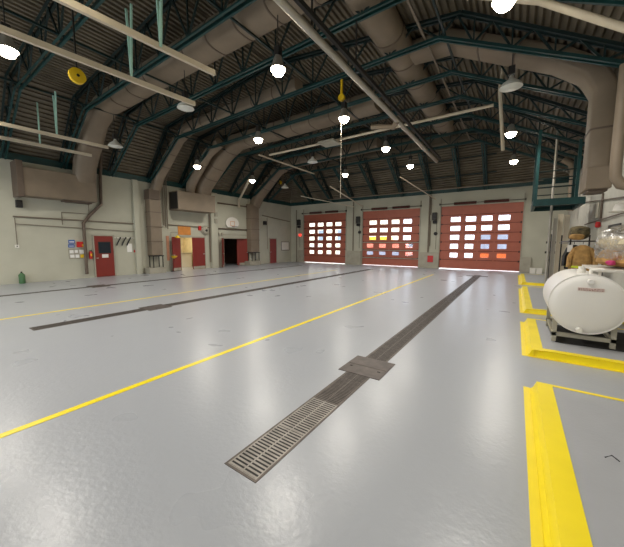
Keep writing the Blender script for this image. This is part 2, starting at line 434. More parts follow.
# ================================================================== GARAGE DOORS
def garage_door(k, x0, x1, cols, split=None, struts=(), labelside=''):
    root = bpy.data.objects.new('door_%d' % k, None); COL.objects.link(root); root.location = ((x0+x1)/2, DY, 0); root['kind'] = 'structure'
    ya, yb = DY+0.04, DY+0.10; n = 7; z0 = 0.05; h = (DZ-z0)/n
    for i in range(n):
        za, zb = z0+i*h, z0+(i+1)*h
        m = MB(); cc = split if (split and i in (1, 2)) else ([(u+0.02, v-0.08) for u, v in cols] if i in (1, 2) else [(u, v-0.04) for u, v in cols] if i == 3 else cols)
        if 0 < i < n-1:
            wz0, wz1 = za+0.13, zb-0.12; xx = x0+0.02
            m.box(x0+0.02, ya, za, x1-0.02, yb, wz0); m.box(x0+0.02, ya, wz1, x1-0.02, yb, zb)
            for (a_, b_) in cc: m.box(xx, ya, wz0, a_, yb, wz1); xx = b_
            m.box(xx, ya, wz0, x1-0.02, yb, wz1)
        else: m.box(x0+0.02, ya, za, x1-0.02, yb, zb)
        # stiffening lip along the top of each section
        sec = m.build('door_section', REDDOOR, root)
        if i < n-1: MB().box(x0+0.02, ya-0.012, zb-0.018, x1-0.02, ya, zb+0.012).build('section_joint', JOINT, sec)
        if 0 < i < n-1:
            for (a_, b_) in cc:
                g = MB(); t_ = 0.022
                g.box(a_, ya-0.012, wz0, b_, ya+0.0, wz0+t_); g.box(a_, ya-0.012, wz1-t_, b_, ya, wz1)
                g.box(a_, ya-0.012, wz0+t_, a_+t_, ya, wz1-t_); g.box(b_-t_, ya-0.012, wz0+t_, b_, ya, wz1-t_)
                g.build('window_frame', REDDOOR, sec)
                MB().box(a_, ya+0.02, wz0, b_, ya+0.028, wz1).build('window_pane', GLASS, sec)
        for xx in ([x0+0.12, x1-0.12] + [(cols[q][1]+cols[q+1][0])/2 for q in (0, 1, 2)]):
            if i < n-1: MB().box(xx-0.03, ya-0.03, zb-0.06, xx+0.03, ya-0.016, zb+0.05).build('hinge', DARK if xx in (x0+0.12, x1-0.12) else REDDOOR, sec)
    for i in struts:
        zb = z0+(i+1)*h
        MB().box(x0+0.05, ya-0.09, zb-0.06, x1-0.05, ya-0.04, zb-0.015).build('strut', FRAME, root)
    for xx in (x0, x1):
        s_ = 1 if xx == x0 else -1
        MB().box(min(xx-s_*0.01, xx+s_*0.05), DY-0.07, 0, max(xx-s_*0.01, xx+s_*0.05), DY-0.01, DZ+0.5).build('track', FRAME, root)
    # shaft and springs over the door
    MB().tube([(x0-0.05, DY-0.16, DZ+0.13), (x1+0.05, DY-0.16, DZ+0.13)], 0.02, 8).build('shaft', DARK, root)
    W_ = x1-x0
    for (a_, b_) in ((0.18, 0.46), (0.55, 0.83)):
        prof = []; nn = 40; A_, B2 = x0+W_*a_, x0+W_*b_
        for q in range(nn+1): prof.append((0.088 if q % 2 else 0.072, A_+(B2-A_)*q/nn))
        MB().lathe(prof, (0, DY-0.16, DZ+0.13), 'X', 12).build('torsion_spring', BROWNST, root)
    for xx in (x0-0.03, x1+0.03): MB().lathe([(0.07, xx-0.02), (0.07, xx+0.02)], (0, DY-0.16, DZ+0.13), 'X', 14).build('cable_drum', DARK, root)
    return root
garage_door(1, *DOORS[0], cols=[(-15.0, -14.4), (-14.13, -13.53), (-13.26, -12.67), (-12.4, -11.83)])
garage_door(2, *DOORS[1], cols=[(-9.39, -8.78), (-8.54, -7.93), (-7.66, -7.06), (-6.78, -6.18)], split=[(-9.58, -9.03), (-8.58, -8.04), (-7.57, -7.04), (-6.6, -6.05)], struts=(0, 1, 2))
garage_door(3, *DOORS[2], cols=[(-3.66, -3.06), (-2.78, -2.18), (-1.89, -1.29), (-0.99, -0.38)])

# concrete guard blocks at the piers
for (a_, b_, lab) in ((-16.15, -15.6, 'low concrete guard block left of the left garage door'), (-11.36, -10.0, 'wide low concrete block at the pier between left and middle garage doors'),
                    (-5.6, -4.28, 'wide low concrete block at the pier between middle and right garage doors'), (0.24, 0.78, 'narrow upright grey guard panel right of the right garage door')):
    tag(MB().box(a_, DY-0.14, 0, b_, DY-0.001, 1.08 if a_ < 0 else 0.9).build('guard_block', FRAME, bevel=0.015), lab, 'guard block')
# door operators with chain hoists on the piers
def operator(x, lab):
    t = thing('door_operator', (x, DY-0.1, 3.0), lab, 'door opener', 'door openers on the piers')
    MB().box(x-0.16, DY-0.26, 3.25, x+0.12, DY-0.02, 3.75).build('housing', DARK, t, bevel=0.02)
    MB().lathe([(0.1, -0.12), (0.1, 0.12)], (x+0.02, DY-0.16, 3.12), 'X', 14).build('motor', BLACK, t, smooth=True)
    MB().box(x-0.30, DY-0.12, 3.2, x-0.2, DY-0.001, 3.6).build('control_cover', FRAME, t)
    MB().tube([(x+0.14, DY-0.2, 3.4), (x+0.14, DY-0.2, 1.3)], 0.012, 6).build('chain', DARK, t)
operator(-16.0, 'dark garage door opener box left of the left door near the corner')
operator(-10.25, 'dark garage door opener on the pier between left and middle doors')
operator(-4.62, 'dark garage door opener on the pier between middle and right doors')
for (x_, z_, l_) in ((-10.15, 2.55, 'between left and middle garage doors'), (-4.55, 2.35, 'between middle and right garage doors')):
    o = tag(MB().lathe([(0.03, -0.02), (0.11, 0.0), (0.12, 0.1), (0.05, 0.12)], (x_, DY-0.14, z_), 'Y', 14).build('alarm_bell', BLACK, smooth=True), 'small round black bell on the pier ' + l_, 'bell')
o = tag(MB().box(-4.98, DY-0.22, 0.42, -4.62, DY-0.141, 0.86).build('fire_cabinet', REDP, bevel=0.01), 'small red box on the low block between middle and right garage doors', 'box')
o = tag(MB().box(-16.05, DY-0.08, 2.3, -15.85, DY-0.001, 2.5).build('warning_light', mat('red_lit_lens', s2l(220, 30, 20), 0.4, emit=(1, .05, .03), estr=2.0)), 'small red glowing light beside the left garage door', 'light')
for (x_, w_, z0_, z1_) in ((-5.0, 0.05, 0.9, 4.95), (-4.9, 0.03, 1.5, 4.9), (-10.7, 0.04, 1.1, 4.9), (-16.3, 0.035, 0.0, 4.6)):
    tag(MB().tube([(x_, DY-0.09, z0_), (x_, DY-0.09, z1_)], w_, 8).build('conduit', PIPE, smooth=True),
        {-5.0: 'thick vertical conduit on the pier left of the right garage door', -4.9: 'thin vertical conduit beside the thick one left of the right garage door', -10.7: 'vertical conduit on the pier between left and middle garage doors', -16.3: 'thin vertical conduit on the far wall by the left corner'}[x_], 'conduit')
# two white boxes on the floor in the right corner
for i, (x_, l_) in enumerate(((0.86, 'left one of two small white boxes on the floor right of the garage doors'), (1.16, 'right one of two small white boxes on the floor right of the garage doors'))):
    o = tag(MB().box(x_-0.13, DY-0.5, 0, x_+0.13, DY-0.2, 0.30).build('white_box', WHITE, bevel=0.01), l_, 'box')
    MB().box(x_-0.135, DY-0.505, 0.25, x_+0.135, DY-0.195, 0.31).build('lid', WHITE, o, bevel=0.01)

# ================================================================== ROOF STEEL
BOT = [(-16.85, 5.0), (-14.1, 6.83), (-2.0, 7.09), (2.1, 5.08)]
TOP = [(-17.0, 5.25), (-14.95, 7.5), (-8.0, 8.27), (-1.5, 7.5), (2.15, 5.3)]
def double_chord(mb, pts, y, w_=0.05, h_=0.09, gap=0.05):
    for p, q in zip(pts[:-1], pts[1:]):
        for s_ in (-1, 1):
            mb.beam((p[0], y+s_*gap, p[1]), (q[0], y+s_*gap, q[1]), 0.012, h_)
            mb.beam((p[0], y+s_*(gap+w_/2), p[1]-h_*0.45), (q[0], y+s_*(gap+w_/2), q[1]-h_*0.45), w_, 0.012)
def lerp2(a_, b_, t): return (a_[0]+(b_[0]-a_[0])*t, a_[1]+(b_[1]-a_[1])*t)
def topz(x):
    for p, q in zip(TOP[:-1], TOP[1:]):
        if p[0] <= x <= q[0]: return p[1]+(q[1]-p[1])*(x-p[0])/(q[0]-p[0])
def make_truss():
    t = thing('roof_truss', (-7.4, 0, 5.0), 'x', 'truss', 'roof trusses across the hall')
    m = MB(); double_chord(m, BOT, 0); m.build('bottom_chord', TEAL, t)
    m = MB(); double_chord(m, TOP, 0, 0.06, 0.10); m.build('top_chord', TEAL_SHADED, t)
    def web(p, q, w_=0.045):
        MB().beam((p[0], 0, p[1]), (q[0], 0, q[1]), w_, w_).build('web_strut', TEAL_SHADED, t)
    # left leg
    n = 4
    for i in range(1, n+1):
        b0 = lerp2(BOT[0], BOT[1], i/n); t0 = lerp2(TOP[0], TOP[1], (i-0.5)/n); t1 = lerp2(TOP[0], TOP[1], i/n)
        web(lerp2(BOT[0], BOT[1], (i-1)/n), t0); web(t0, b0)
    web(BOT[1], TOP[1])
    # middle
    n = 9
    for i in range(n):
        b0 = lerp2(BOT[1], BOT[2], i/n); b1 = lerp2(BOT[1], BOT[2], (i+1)/n); xm = (b0[0]+b1[0])/2; tt = (xm, topz(xm))
        web(b0, tt); web(tt, b1)
        if i: web(b0, (b0[0], topz(b0[0])), 0.035)
    n = 5
    for i in range(1, n+1):
        b0 = lerp2(BOT[2], BOT[3], (i-1)/n); b1 = lerp2(BOT[2], BOT[3], i/n); xm = (b0[0]+b1[0])/2; tt = (xm, topz(xm))
        web(b0, tt); web(tt, b1)
        web(b0, (b0[0], topz(b0[0])), 0.035)
    return t
TY = [18.4-1.9*k for k in range(11)]
tr0 = make_truss()
for k, y in enumerate(TY):
    lab = 'teal steel roof truss across the hall, %s from the garage door wall' % ORD[k]
    if k == 0: tr0.location.y = y; tr0['label'] = lab
    else: dup(tr0, (-7.4, y, 5.0), lab)
# hip trusses above the garage doors
def make_hip():
    t = thing('hip_truss', (0, DY, 5.0), 'x', 'truss', 'short sloping trusses above the garage doors')
    b0, b1 = (DY-0.1, 5.0), (18.5, 6.9); t0, t1 = (DY+0.02, 5.28), (19.4, 7.46)
    for nm, p, q, mt in (('bottom_chord', b0, b1, TEAL), ('top_chord', t0, t1, TEAL_SHADED)):
        m = MB()
        for s_ in (-1, 1): m.beam((s_*0.06, p[0], p[1]), (s_*0.06, q[0], q[1]), 0.06, 0.07, (1, 0, 0))
        m.build(nm, mt, t)
    n = 4
    for i in range(1, n+1):
        bb = lerp2(b0, b1, i/n); tm = lerp2(t0, t1, (i-0.5)/n); ba = lerp2(b0, b1, (i-1)/n)
        for p, q in ((ba, tm), (tm, bb)): MB().beam((0, p[0], p[1]), (0, q[0], q[1]), 0.04, 0.04, (1, 0, 0)).build('web_strut', TEAL_SHADED, t)
    return t
HX = [-14.6, -12.7, -10.8, -8.85, -6.9, -5.0, -3.2, -1.75]
h0 = make_hip()
for k, x_ in enumerate(HX):
    lab = 'short sloping teal roof truss above the garage doors, %s from the left corner' % ORD[k]
    if k == 0: h0.location = (x_, DY, 5.0); h0['label'] = lab
    else: dup(h0, (x_, DY, 5.0), lab)
for k, (x_, z_, l_) in enumerate(((-2.35, 7.16, 'long steel bridging bar along the roof crest right of the silver tube'), (-1.85, 7.08, 'second long bridging bar right beside the crest bar'), (-6.0, 7.09, 'long bridging bar through the trusses near the big lengthwise duct'),
                                 (-10.0, 7.0, 'long bridging bar through the trusses left of centre'), (-13.9, 6.92, 'long bridging bar through the truss knees along the left slope'))):
    tag(MB().beam((x_, -1, z_), (x_, 18.6, z_), 0.05, 0.05, (1, 0, 0)).build('bridging_bar', PIPE if k < 1 else TEAL_SHADED), l_, 'steel bar')
# level braces across the sloping end deck
for z_, y_, l_ in ((5.9, 20.95, 'lower'), (6.7, 20.05, 'upper')):
    tag(MB().beam((-14.8, y_, z_), (-1.2, y_, z_), 0.06, 0.06, (0, 1, 0)).build('cross_brace', TEAL_SHADED), '%s level brace bar crossing the sloping deck above the garage doors' % l_, 'steel bar')

# ================================================================== LAMPS
def make_lamp(on=True):
    t = thing('high_bay_lamp', (0, 0, 5.7), 'x', 'lamp')
    if on:
        MB().lathe([(0.06, 0.34), (0.09, 0.26), (0.17, 0.05), (0.19, 0.0), (0.18, 0.0), (0.16, 0.04), (0.08, 0.24)], (0, 0, 5.7), n=20).build('shade', SILVER, t, smooth=True)
        MB().lathe([(0.02, -0.15), (0.10, -0.12), (0.15, -0.05), (0.165, 0.03)], (0, 0, 5.7), n=18).build('lens', LENS, t, smooth=True)
    else:
        MB().lathe([(0.04, 0.28), (0.07, 0.2), (0.22, 0.08), (0.26, 0.0), (0.25, 0.0)], (0, 0, 5.7), n=20).build('shade', LENSOFF, t, smooth=True)
        MB().lathe([(0.02, -0.04), (0.18, -0.02), (0.23, 0.01)], (0, 0, 5.7), n=18).build('lens', LENSOFF, t, smooth=True)
    MB().box(-0.07, -0.07, 6.0, 0.07, 0.07, 6.2).build('ballast', DARK, t)
    MB().tube([(0, 0, 6.2), (0, 0, 6.9)], 0.012, 6, (1, 0, 0)).build('stem', DARK, t)
    return t
ON = [(-9.05, 1.95, 5.7), (-4.93, 5.8, 5.8), (-4.9, 9.05, 5.75), (-4.88, 12.8, 5.75), (-4.85, 16.3, 5.75), (-8.75, 16.4, 5.8), (-8.75, 9.05, 5.8), (-13.4, 9.5, 5.5), (-13.6, 13.5, 5.5), (-0.39, 13.1, 5.58), (-0.33, 17.5, 5.58), (-0.38, 6.0, 5.55)]
ONL = ['glowing high bay lamp at the far left edge near the two pale rails', 'glowing lamp high in the upper middle, nearest of the row left of the silver tube', 'glowing lamp under the yellow reel hook, second of the row left of the silver tube',
       'glowing lamp above the middle garage door, third of the row left of the silver tube', 'farthest glowing lamp of the row left of the silver tube', 'glowing lamp above the gap between left and middle garage doors', 'glowing lamp left of centre, above the basketball board side of the hall',
       'glowing lamp beside the curved ducts over the open red double doors', 'glowing lamp near the left wall beyond the basketball board', 'glowing lamp over the right garage door, nearer one', 'glowing lamp over the right garage door, farther and lower in the picture', 'glowing lamp at the very top of the picture, right of centre']
OFF = [(-8.95, 6.0, 5.95), (-0.35, 9.5, 5.65), (-8.75, 12.9, 5.75), (-13.4, 5.8, 5.5), (-13.5, 16.5, 5.5)]
OFFL = ['unlit white lamp hanging below the pale rails at upper left', 'unlit white oval lamp below the cross duct at upper right', 'unlit lamp between the glowing lamps in the middle of the hall', 'unlit lamp low against the left sloping deck between trusses', 'unlit lamp in the far left corner of the roof']
ADDED_LAMPS = [(-0.4, 2.0, 5.6), (-13.4, 1.95, 5.6), (-4.9, 1.9, 5.75), (-9.0, -2.0, 5.75), (-13.4, -2.0, 5.6), (-4.9, -2.0, 5.75), (-9.0, -5.5, 5.75)]  # added lamps out of view, placed for the light level
def lamp_light(x_, y_, z_, k):
    L = bpy.data.lights.new('lamp_bulb', 'SPOT'); L.energy = LAMP_W*k; L.color = LAMP_COL; L.spot_size = R(165); L.spot_blend = 0.6; L.shadow_soft_size = 0.15
    o = bpy.data.objects.new('lamp_bulb', L); COL.objects.link(o); o.location = (x_, y_, z_-0.2)
la = make_lamp(True); lb = make_lamp(False)
for k, p in enumerate(ON):
    if k == 0: la.location = p; la['label'] = ONL[k]; la['group'] = 'glowing high bay lamps'
    else: dup(la, p, ONL[k], 'glowing high bay lamps')
    lamp_light(*p, 1.0)
for k, p in enumerate(OFF):
    if k == 0: lb.location = p; lb['label'] = OFFL[k]; lb['group'] = 'unlit high bay lamps'
    else: dup(lb, p, OFFL[k], 'unlit high bay lamps')
for p in ADDED_LAMPS:                         # unseen lamps, added near and behind the camera for brightness
    dup(la, p, 'added glowing high bay lamp out of view, there for extra light', 'added high bay lamps out of view'); lamp_light(*p, 1.0)

# ================================================================== DUCTS
def oval(w_, h_, n=20, p=3.0):
    o = []
    for j in range(n):
        a_ = 2*math.pi*j/n; c_, s_ = math.cos(a_), math.sin(a_)
        o.append((w_/2*math.copysign(abs(c_)**(2/p), c_), h_/2*math.copysign(abs(s_)**(2/p), s_)))
    return o
def duct(name, pts, w_, h_, label, side=(0, 1, 0), p=3.0, seams=True, every=1.2):
    o = MB().sweep(pts, oval(w_, h_, 24, p), side).build(name, DUCT, smooth=True)
    tag(o, label, 'duct')
    if seams:
        for i, (a_, b_) in enumerate(zip(pts[:-1], pts[1:])):
            a_, b_ = Vector(a_), Vector(b_); L = (b_-a_).length; n = int(L/every)
            for k in range(1, n+1):
                c_ = a_.lerp(b_, k/(n+1)); dd = (b_-a_).normalized()*0.02
                MB().sweep([c_-dd, c_+dd], oval(w_+0.03, h_+0.03, 24, p), side).build('seam_ring', DUCTD, o, smooth=True)
    return o
# nearest cross duct from the left wall over to the lengthwise duct
duct('ventilation_duct', [(-16.55, 5.75, 4.5), (-16.3, 5.75, 5.2), (-14.95, 5.8, 6.85), (-14.0, 5.85, 7.25), (-9.5, 6.0, 7.45), (-3.0, 6.0, 7.5)], 0.86, 0.72, 'large brown duct rising from the left wall and crossing the roof nearest the camera')
duct('ventilation_duct', [(-3.3, 3.0, 7.55), (-3.3, 17.0, 7.55)], 0.85, 0.75, 'large round brown duct running lengthwise under the roof right of the silver tube', side=(1, 0, 0), p=2.2, every=1.5)
duct('ventilation_duct', [(-3.0, 9.85, 7.50), (-1.9, 9.85, 7.45), (0.6, 9.85, 6.15), (1.22, 9.85, 5.68), (1.46, 9.85, 5.2), (1.46, 9.85, 3.4)], 0.75, 0.44, 'brown duct crossing the right roof slope and dropping down beside the right wall', p=5)
# duct two: boxy drop on the left wall and leg up the slope
o = tag(MB().box(LX+0.002, 8.68, 1.0, LX+0.47, 9.3, 4.6).build('wall_duct', DUCT, bevel=0.02), 'tall boxy brown duct dropping down the left wall between single red door and emergency shower', 'duct')
for z_ in (1.75, 2.55, 3.35, 4.1): MB().box(LX+0.002, 8.66, z_, LX+0.49, 9.32, z_+0.035).build('seam_ring', DUCTD, o)
MB().box(LX+0.002, 8.63, 4.05, LX+0.55, 9.2, 4.55).build('damper_box', DUCTD, o, bevel=0.01)
duct('ventilation_duct', [(-16.72, 9.1, 4.5), (-16.5, 9.25, 5.3), (-14.75, 9.4, 7.0), (-13.7, 9.4, 7.4), (-7.0, 9.4, 7.5)], 0.5, 0.45, 'brown duct climbing the left slope above the tall boxy wall duct', p=4)
duct('ventilation_duct', [(-16.5, 11.1, 4.6), (-16.3, 11.1, 5.15), (-15.7, 11.1, 5.75), (-14.6, 11.1, 6.7), (-13.6, 11.1, 7.1)], 0.55, 0.55, 'thinner curved duct rising from the plenum box over the red double doors', p=2)
duct('ventilation_duct', [(-16.5, 12.0, 4.6), (-16.35, 12.0, 5.15), (-14.5, 12.15, 6.85), (-13.4, 12.15, 7.35), (-5.0, 12.15, 7.45)], 0.95, 0.72, 'wide brown duct rising from the plenum box over the double doors and crossing the roof', p=4)
duct('ventilation_duct', [(-16.7, 16.75, 4.5), (-16.45, 17.0, 5.3), (-14.7, 17.2, 6.95), (-13.7, 17.3, 7.35), (-7.0, 17.3, 7.5)], 0.8, 0.6, 'farthest brown duct climbing the left slope near the corner', p=4)
o = tag(MB().box(LX+0.002, 16.15, 1.0, LX+0.5, 17.0, 4.6).build('wall_duct', DUCT, bevel=0.02), 'tall boxy brown duct dropping down the left wall right of the basketball board', 'duct')
for z_ in (1.9, 2.7, 3.5): MB().box(LX+0.002, 16.13, z_, LX+0.52, 17.02, z_+0.035).build('seam_ring', DUCTD, o)
# long plenum boxes
o = tag(MB().box(LX+0.002, 3.6, 3.56, LX+0.75, 6.12, 4.68).build('plenum_box', DUCT, bevel=0.02), 'long brown plenum box high on the left wall above the notice board', 'duct box')
MB().box(LX+0.001, 3.42, 3.52, LX+0.79, 3.62, 4.9).build('end_flange', DUCTD, o); MB().box(LX+0.2, 4.9, 3.48, LX+0.6, 5.95, 3.56).build('bottom_grille', DUCTD, o)
o = tag(MB().box(LX+0.002, 10.06, 3.6, LX+0.95, 12.6, 4.66).build('plenum_box', DUCT, bevel=0.02), 'large brown plenum box on the left wall over the red double doors', 'duct box')
MB().box(LX+0.15, 10.03, 3.66, LX+0.9, 10.06, 4.6).build('end_grille', DARK, o)
# stands below the wall ducts
def duct_stand(y0, y1, z1, lab):
    t = thing('duct_stand', (LX+0.3, (y0+y1)/2, 0), lab, 'steel stand', 'stands under wall ducts')
    for yy in (y0, y1):
        for xx in (LX+0.1, LX+0.5): MB().box(xx-0.02, yy-0.02, 0.32, xx+0.02, yy+0.02, z1).build('leg', DARK, t)
    m = MB(); m.box(LX+0.06, y0-0.05, z1-0.05, LX+0.55, y1+0.05, z1); m.build('top_plate', DARK, t)
    MB().box(LX+0.002, y0-0.3, 0, LX+0.62, y1+0.1, 0.32).build('plinth', FRAME, t, bevel=0.01)
duct_stand(8.72, 9.25, 0.99, 'dark stand on a low plinth under the boxy duct beside the emergency shower')
duct_stand(16.2, 16.95, 0.99, 'dark stand on a low plinth under the far boxy duct')

# ================================================================== HANGING RAILS, PIPES, TUBES
def rail(x_, y0, z0, y1, z1, lab, w_=0.07, h_=0.11):
    return tag(MB().beam((x_, y0, z0), (x_, y1, z1), w_, h_, (1, 0, 0)).build('hanging_rail', RAIL), lab, 'rail')
rail(-7.6, -3.0, 5.2, 5.38, 5.53, 'long pale rail hanging at upper left, the lower and thicker looking one')
rail(-6.0, -3.0, 5.1, 4.8, 5.6, 'long pale rail hanging at upper left, the upper one ending nearer the middle')
rail(-13.9, -3.0, 5.42, 5.75, 5.53, 'pale rail across the left roof slope, the upper and longer of two')
rail(-15.4, -3.0, 5.36, 5.7, 5.44, 'pale rail across the left roof slope, the lower of two')
rail(-11.2, 11.6, 6.2, 16.7, 6.2, 'pale rail hanging in the middle distance between the lamps', 0.05, 0.06)
def hanger(x_, y_, z0, lab, vee=True):
    t = thing('rail_hanger', (x_, y_, z0), lab, 'hanger')
    for s_ in ((-1, 1) if vee else (0,)):
        MB().beam((x_, y_, z0), (x_+s_*0.12, y_+0.02, 7.0), 0.045, 0.03).build('strut', MINT, t)
hanger(-7.55, 3.7, 5.52, 'pale teal vee hanger holding the lower upper-left rail')
hanger(-5.95, 3.5, 5.5, 'pale teal vee hanger holding the upper of the upper-left rails')
hanger(-7.55, 0.7, 5.4, 'pale teal vee hanger near the left edge on the lower upper-left rail')
hanger(-13.9, 4.1, 5.5, 'pale teal vee hanger on the longer rail across the left slope')
hanger(-15.4, 4.0, 5.42, 'short pale teal strut hanging to the lower left-slope rail', False)
hanger(-15.4, 2.5, 5.1, 'short pale teal strut near the left edge of the left slope', False)
# silver double tube along the hall
o = thing('exhaust_track', (-3.55, 5, 5.8), 'long silver double tube hanging lengthwise, running from top centre to the right garage door', 'exhaust track')
MB().tube([(-3.56, -3, 5.8), (-3.56, 16.4, 5.8)], 0.075, 12, (1, 0, 0)).build('tube', SILVER, o, smooth=True)
MB().beam((-3.40, -3, 5.92), (-3.40, 16.4, 5.92), 0.07, 0.10, (1, 0, 0)).build('track_rail', DARK, o)
for y_ in (1.3, 3.2, 5.1, 7.0, 8.9, 10.8, 12.7, 14.6): MB().beam((-3.48, y_, 5.85), (-3.48, y_, 7.0), 0.03, 0.03).build('hanger_strap', DARK, o)
MB().tube([(-3.56, 10.3, 5.78), (-3.75, 10.5, 5.7), (-4.3, 10.6, 5.85), (-4.6, 10.6, 5.9)], 0.09, 12, (0, 0, 1)).build('hose_branch', DUCT, o, smooth=True)
# level beige pipe across the hall
tag(MB().tube([(-11.0, 12.2, 6.3), (-0.9, 12.1, 6.3)], 0.05, 10, (0, 1, 0)).build('pipe', RAIL, smooth=True), 'level beige pipe crossing the roof from left of centre to the right slope', 'pipe')
tag(MB().box(-7.6, 11.6, 6.12, -6.8, 12.3, 6.2).build('air_diffuser', FRAME), 'flat pale square panel under the level beige pipe', 'air diffuser')
tag(MB().tube([(-1.2, 7.0, 6.62), (0.1, 7.0, 5.95), (2.2, 7.0, 4.35)], 0.06, 10).build('pipe', RAIL, smooth=True), 'pale pipe sloping down under the roof in the top right corner', 'pipe')
tag(MB().tube([(-0.62, 11.0, 7.0), (-0.68, 11.0, 6.3), (-0.5, 11.0, 4.5)], 0.05, 8).build('hanging_pole', RAIL, smooth=True), 'pale vertical pole hanging from the roof above the right garage door', 'pole')
o = tag(MB().tube([(-12.5, 20.6, 5.1), (-4.0, 20.6, 5.1), (1.0, 20.6, 5.1)], 0.04, 8).build('pipe', PIPE, smooth=True), 'thin long pipe running level above the garage doors', 'pipe')
# sloping stays from roof to the door tracks
for k, (p, q, l_) in enumerate((((-10.3, 17.2, 5.4), (-9.9, 21.4, 4.5), 'pale sloping stay reaching the left side of the middle door'), ((-5.6, 17.0, 5.4), (-4.6, 21.4, 4.6), 'sloping stay reaching the pier left of the right garage door'),
                              ((-13.6, 18.5, 5.2), (-10.6, 21.4, 4.5), 'sloping stay reaching the pier right of the left garage door'))):
    tag(MB().beam(p, q, 0.05, 0.05).build('track_stay', RAIL), l_, 'steel stay')
# hoist cord with yellow fittings
o = thing('hoist_cord', (-4.97, 9.0, 3.3), 'thin hanging cord with yellow reel above it, beside the second lamp of the middle row', 'cord reel')
MB().tube([(-4.97, 9.0, 3.2), (-4.97, 9.0, 6.3)], 0.01, 6, (1, 0, 0)).build('cord', RAIL, o)
MB().lathe([(0.11, -0.05), (0.11, 0.05)], (-4.97, 9.0, 6.4), 'Y', 14).build('reel', YELP, o)
MB().box(-5.0, 8.97, 6.5, -4.94, 9.03, 6.95).build('hook', YELP, o)
o = thing('cord_reel', (-8.6, 3.0, 5.5), 'round yellow cord reel hanging at upper left under the long pale rail', 'cord reel')
MB().lathe([(0.14, -0.05), (0.165, -0.04), (0.165, 0.04), (0.14, 0.05)], (-8.56, 2.99, 5.5), 'X', 24).build('disc', YELP, o, smooth=True)
MB().lathe([(0.03, 0.05), (0.03, 0.07)], (-8.56, 2.99, 5.5), 'X', 12).build('hub', BLACK, o)
MB().beam((-8.56, 2.99, 5.6), (-8.56, 2.99, 6.9), 0.03, 0.03).build('bracket', DARK, o)
o = thing('cord_reel', (-16.4, 19.3, 6.2), 'small yellow cord reel hanging in the far left corner of the roof', 'cord reel')
MB().lathe([(0.14, -0.05), (0.14, 0.05)], (-15.6, 18.5, 6.42), 'Y', 16).build('disc', YELP, o)
MB().beam((-15.6, 18.5, 6.5), (-15.6, 18.5, 6.9), 0.03, 0.03).build('bracket', DARK, o)

# ================================================================== LEFT WALL THINGS
W = LX+0.002
def wbox(name, y0, y1, z0, z1, d_, m_, lab=None, cat=None, parent=None, x0=None, bevel=0.0):
    x0 = W if x0 is None else x0
    o = MB().box(x0, y0, z0, x0+d_, y1, z1).build(name, m_, parent, bevel=bevel)
    if lab: tag(o, lab, cat)
    return o
# single red door with window (on the wall)
def man_door(y0, y1, zt, lab, window=True):
    t = thing('single_door', (W, (y0+y1)/2, 0), lab, 'door')
    m = MB(); m.box(W, y0-0.06, 0, W+0.07, y0, zt+0.06); m.box(W, y1, 0, W+0.07, y1+0.06, zt+0.06); m.box(W, y0, zt, W+0.07, y1, zt+0.06)
    m.build('door_frame', FRAME, t)
    lf = MB().box(W, y0, 0.01, W+0.045, y1, zt).build('door_leaf', REDMAN, t)
    if window:
        MB().box(W+0.045, y0+0.16, 1.16, W+0.055, y1-0.12, 1.74).build('window_frame', DARK, lf)
        MB().box(W+0.055, y0+0.2, 1.2, W+0.06, y1-0.16, 1.7).build('window_pane', mat('dark_glass', s2l(40, 46, 54), 0.08), lf)
        MB().box(W+0.046, y0+0.3, 0.95, W+0.05, y0+0.58, 1.12).build('notice_paper', PAPER, lf)
    MB().box(W+0.045, y0+0.05, 0.92, W+0.09, y0+0.14, 0.96).build('door_handle', SILVER, lf)
man_door(6.12, 6.95, 2.02, 'single red door with a dark window and white notice on the left wall')
man_door(18.68, 19.5, 2.04, 'plain single red door in the left wall near the far corner', False)
# double leaves swung open against the wall
def leaf(y0, y1, zt, x1a, x1b, lab, lever):
    t = thing('door_leaf', (W, (y0+y1)/2, 0), lab, 'door')
    m = MB(); m.prism([(x1a, y0), (x1b, y1), (x1b-0.045, y1), (x1a-0.045, y0)], 0.02, zt, 'Z'); m.build('panel', REDMAN, t)
    yk = y0+0.06 if not lever else y1-0.1; xk = x1a if not lever else x1b
    MB().box(xk-0.01, yk-0.06, 0.95, xk+0.06, yk+0.06, 1.0).build('door_handle', SILVER, t)
    m = MB(); m.prism([(x1a+0.008, y0+0.02), (x1b+0.008, y1-0.02), (x1b, y1-0.02), (x1a, y0+0.02)], 0.03, 0.2, 'Z'); m.build('kick_plate', FRAME, t)
leaf(9.95, 10.62, 2.04, LX+0.36, LX+0.1, 'left leaf of the open red double doors leading to the lit room', False)
leaf(11.44, 12.37, 2.02, LX+0.1, LX+0.06, 'right leaf of the open red double doors leading to the lit room', True)
leaf(13.44, 13.9, 2.02, LX+0.5, LX+0.1, 'left leaf of the open red double doors under the basketball board', False)
leaf(15.5, 16.22, 2.02, LX-0.35, LX+0.09, 'right leaf of the open red double doors under the basketball board', True)
for (y0, y1, zt, l_) in ((10.66, 12.41, 2.04, 'grey steel frame around the doorway to the lit room'), (13.95, 16.25, 2.02, 'grey steel frame around the dark doorway under the basketball board')):
    m = MB(); m.box(LX-0.1, y0-0.03, 0, LX+0.03, y0+0.03, zt+0.05); m.box(LX-0.1, y1-0.03, 0, LX+0.03, y1+0.03, zt+0.05); m.box(LX-0.1, y0, zt-0.02, LX+0.03, y1, zt+0.05)
    tag(m.build('door_frame', FRAME), l_, 'door frame')
